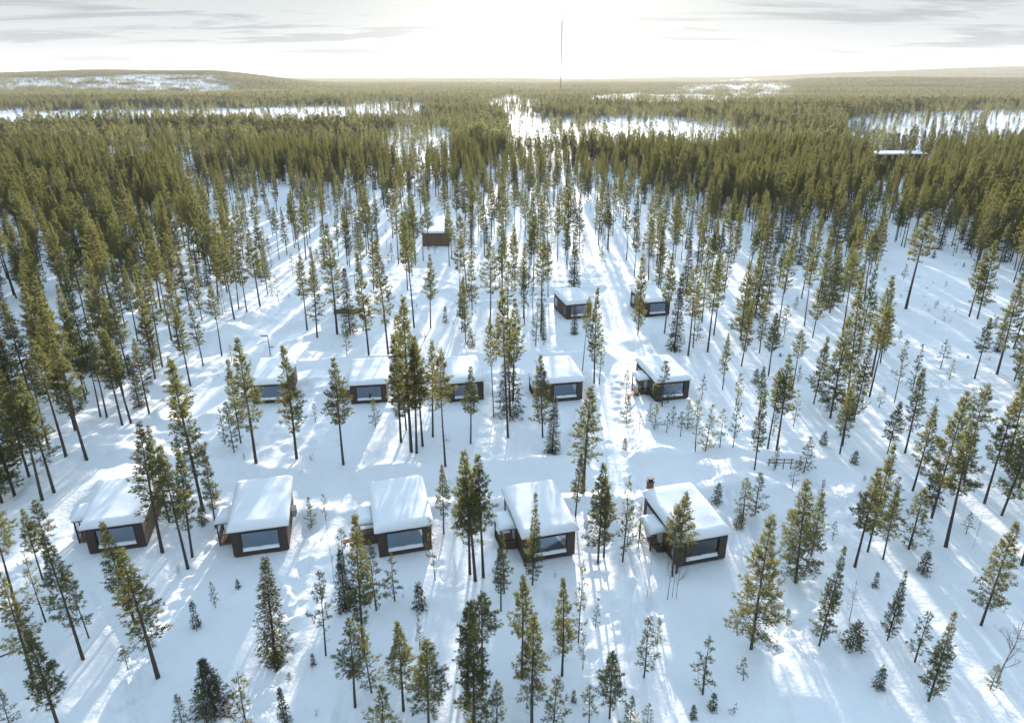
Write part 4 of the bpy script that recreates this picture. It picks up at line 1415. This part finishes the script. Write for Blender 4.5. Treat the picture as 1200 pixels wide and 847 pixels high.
# far distance, patches of forty trees
cell = 36.0
gxs, gys = np.meshgrid(np.arange(-9500, 9500, cell), np.arange(1240, 9600, cell))
sx = (gxs + rng.uniform(-.3, .3, gxs.shape) * cell).ravel()
sy = (gys + rng.uniform(-.3, .3, gxs.shape) * cell).ravel()
m = np.abs(sx) < .92 * sy + 20
sx, sy = sx[m], sy[m]
fdn = far_density(sx, sy)
m = (rng.random(len(sx)) < np.where(fdn < 0, .75, fdn) * np.clip(.97 + .2 * vnoise(sx / 300, sy / 300, 61), 0, 1)) | ((fdn < .2) & (rng.random(len(sx)) < .4))
sx, sy, fdn = sx[m], sy[m], fdn[m]
hs = .95 + .8 * vnoise(sx / 300, sy / 160, 62)
for i in range(len(sx)):
    pts.append((sx[i], sy[i], 0))
    pid.append(PATCH[int(rng.integers(6))] if fdn[i] > .2 else THIN[int(rng.integers(2))])
    prot.append(rng.uniform(0, 6.283))
    pscl.append((1, 1, hs[i]))
pts = np.array(pts, float)
pts[:, 2] = terrain(pts[:, 0], pts[:, 1]) - .05


def gn_scatter(name, pts, pid, prot, pscl, coll):
    me_ = bpy.data.meshes.new(name)
    me_.vertices.add(len(pts))
    me_.vertices.foreach_set('co', np.asarray(pts, np.float32).ravel())
    for nm, ty, key, dat in (('pick', 'INT', 'value', np.array(pid, np.int32)), ('turn', 'FLOAT', 'value', np.array(prot, np.float32)),
                             ('size', 'FLOAT_VECTOR', 'vector', np.array(pscl, np.float32).ravel())):
        at = me_.attributes.new(nm, ty, 'POINT')
        at.data.foreach_set(key, dat)
    o = link(name, me_)
    ng = bpy.data.node_groups.new(name, 'GeometryNodeTree')
    ng.interface.new_socket('Geometry', in_out='INPUT', socket_type='NodeSocketGeometry')
    ng.interface.new_socket('Geometry', in_out='OUTPUT', socket_type='NodeSocketGeometry')
    N, L = ng.nodes, ng.links
    gi, go = N.new('NodeGroupInput'), N.new('NodeGroupOutput')
    ci = N.new('GeometryNodeCollectionInfo')
    ci.inputs['Collection'].default_value = coll
    ci.inputs['Separate Children'].default_value = True
    ci.inputs['Reset Children'].default_value = True
    ip = N.new('GeometryNodeInstanceOnPoints')
    ip.inputs['Pick Instance'].default_value = True

    def attr(nm, ty):
        a = N.new('GeometryNodeInputNamedAttribute')
        a.data_type = ty
        a.inputs['Name'].default_value = nm
        return a.outputs['Attribute']
    cb_ = N.new('ShaderNodeCombineXYZ')
    L.new(attr('turn', 'FLOAT'), cb_.inputs[2])
    L.new(gi.outputs[0], ip.inputs['Points'])
    L.new(ci.outputs[0], ip.inputs['Instance'])
    L.new(attr('pick', 'INT'), ip.inputs['Instance Index'])
    L.new(cb_.outputs[0], ip.inputs['Rotation'])
    L.new(attr('size', 'FLOAT_VECTOR'), ip.inputs['Scale'])
    L.new(ip.outputs[0], go.inputs[0])
    md = o.modifiers.new('scatter', 'NODES')
    md.node_group = ng
    return o


tag(gn_scatter('forest', pts, pid, prot, pscl, KIT), 'olive green conifer forest stretching from behind the cabins to the horizon', 'forest', kind='stuff')

# dry twigs and seedlings poking through the snow
KIT2 = bpy.data.collections.new('undergrowth_kit')
for i in range(5):
    rr = random.Random(60 + i)
    b = MB()
    for _ in range(7):
        a = rr.uniform(0, 6.28)
        L = rr.uniform(.25, .7)
        p0 = Vector((rr.gauss(0, .12), rr.gauss(0, .12), -.1))
        p1 = p0 + Vector((math.cos(a) * .25 * L, math.sin(a) * .25 * L, L))
        b.tube([p0, p1], [.010, .003], 3, 0, False)
        b.tube([p0.lerp(p1, .5), p1 + Vector((rr.gauss(0, .15), rr.gauss(0, .15), rr.uniform(-.15, .1)))], [.006, .002], 3, 0, False)
        if i > 1:
            tuft(b, p1, Vector((0, 0, 1)), .14, .05, 3, rr)
    KIT2.objects.link(bpy.data.objects.new('kit_twig_%d' % i, b.mesh('twigs', M['twig'])))
n = 5200
tx = rng.uniform(-110, 130, n)
ty = rng.uniform(30, 235, n)
pr = np.clip(.12 + 1.5 * vnoise(tx / 9, ty / 9, 71) + .5 * vnoise(tx / 30, ty / 30, 72), 0, 1) * np.where(ty > 100, 1, .35)
m = rng.random(n) < pr
for pl, hw in ROADS_W:
    m &= seg_dist(tx, ty, pl) > hw * 1.2
for cx_, cy_, rot, hw_, hl_, lz in PADS:
    m &= np.hypot(tx - cx_, ty - cy_) > 5.2
tx, ty = tx[m], ty[m]
tp = np.stack([tx, ty, terrain(tx, ty)], -1)
s3 = np.repeat(rng.uniform(.5, 1.5, len(tx))[:, None], 3, 1)
tag(gn_scatter('undergrowth', tp, rng.integers(0, 5, len(tx)), rng.uniform(0, 6.28, len(tx)), s3, KIT2), 'dry twigs poking through the snow between the trees', 'undergrowth', kind='stuff')


# ------------------------------------------------------------------ lamps, fence, mast
def street_lamp(bx, by, ty, label):
    x, y = G(bx, by)
    h = height_at(bx, by, ty)
    o = thing('street_lamp', (x, y, TZ(x, y)), 0, label, 'street lamp', 'lamps along the ploughed lane')
    b = MB()
    b.tube([(0, 0, -.3), (0, 0, h)], [.07, .045], 7)
    b.build('pole', M['black'], o)
    b = MB()
    b.box(-.95, .05, -.12, .12, h, h + .10)
    b.build('lamp_head', M['black'], o)
    b = MB()
    b.box(.08, .62, -.03, .03, h * .42, h * .42 + .22)
    b.build('sign_plate', M['steel'], o)


street_lamp(317, 417, 394, 'dark street lamp with a small plate on the snow bank behind the second-row cabins')
street_lamp(417, 343, 325, 'thin street lamp beside the lane above the half-buried cabin')


def terrace_heater(bx, by, ty, label):
    x, y = G(bx, by)
    h = height_at(bx, by, ty)
    o = thing('lamp_post', (x, y, TZ(x, y)), .3, label, 'lamp post', 'short lamp posts by porches')
    b = MB()
    b.tube([(0, 0, -.3), (0, 0, h)], [.06, .05], 7)
    b.build('pole', M['black'], o)
    b = MB()
    b.box(-.32, .32, -.2, .2, h, h + .12)
    b.build('lamp_head', M['black'], o)


terrace_heater(98, 631, 606, 'short T-shaped lamp post left of the leftmost front cabin')
terrace_heater(402, 462, 446, 'short T-shaped lamp post left of the second second-row cabin')

fx0, fy0 = G(900, 552)
fx1, fy1 = G(926, 552)
fo = thing('rail_fence', (fx0, fy0, TZ(fx0, fy0)), math.atan2(fy1 - fy0, fx1 - fx0), 'short dark wooden rail fence in the snow right of the road', 'fence')
fl = math.hypot(fx1 - fx0, fy1 - fy0)
for z in (.35, .7):
    b = MB()
    b.box(-.2, fl + .2, -.025, .025, z, z + .07)
    b.build('rail', M['wood'], fo)
for k in range(4):
    b = MB()
    b.box(k * fl / 3 - .035, k * fl / 3 + .035, .032, .10, -.4, .8)
    b.build('post', M['wood'], fo)

# broken leaning trunk at the left edge
x0, y0 = G(-5, 778)
b = MB()
b.tube([(-1.2, -.4, .5), (.4, .1, .75), (1.9, .5, 1.25)], [.07, .06, .03], 6)
o = b.build('fallen_trunk', M['bark'], None)
o.location = (x0, y0, TZ(x0, y0))
tag(o, 'thin fallen trunk sticking out of the snow at the left edge', 'fallen trunk')

# radio mast on the horizon
MD = 2600.0
mx_ = (657 - 600) / FOC * (MD * math.cos(PITCH))
mz = TZ(mx_, MD)
d_ = pix_dir(657, 18)
mtop = CAM_H + MD * d_[2] / d_[1]
mh = mtop - mz
mo = thing('radio_mast', (mx_, MD, mz), 0, 'very tall thin lattice radio mast rising above the horizon forest', 'radio mast')
b = MB()
legs = [(1.6 * math.cos(a), 1.6 * math.sin(a)) for a in (.3, .3 + 2.094, .3 + 4.189)]
for lx, ly in legs:
    b.tube([(lx, ly, 0), (lx, ly, mh * .93)], [.5, .5], 5)
z, st = 0.0, 5.0
while z + st < mh * .93:
    for i in range(3):
        a, c_ = legs[i], legs[(i + 1) % 3]
        b.tube([(a[0], a[1], z), (c_[0], c_[1], z + st)], [.12, .12], 3, 0, False)
        b.tube([(a[0], a[1], z), (c_[0], c_[1], z)], [.12, .12], 3, 0, False)
    z += st
tag(b.build('lattice', M['black'], mo), kind='stuff')
b = MB()
b.tube([(0, 0, mh * .93), (0, 0, mh * .985)], [.5, .4], 6)
b.tube([(0, 0, mh * .985), (0, 0, mh)], [1.1, .9], 8)
b.build('antenna', M['black'], mo)
for i in range(3):
    a = .3 + 2.094 * i
    b = MB()
    for k in (.3, .6, .9):
        r_ = mh * .42
        b.tube([(1.6 * math.cos(a), 1.6 * math.sin(a), mh * k), (r_ * math.cos(a), r_ * math.sin(a), -6)], [.03, .03], 3, 0, False)
    b.build('guy_wire', M['steel'], mo)

# ------------------------------------------------------------------ air
HAZE = 0.000034
m, b = mat('haze')
pv = b.n('ShaderNodeVolumePrincipled', ins={'Color': (.97, .94, .925, 1), 'Density': HAZE, 'Anisotropy': .3})
b.n('ShaderNodeOutputMaterial', ins={'Volume': pv.outputs[0]})
hz = MB()
hz.box(-14600, 14600, -900, 17000, float(Z.min()) - 1.0, 290)
tag(hz.build('haze', m), 'thin bright winter haze hanging over the forest', 'haze', kind='stuff')
print('trees', len(hand), len(trees), 'mass', len(mass), 'instances', len(pts), 'ground', len(fc), 'zmax', Z.max(), 'mast', mtop)
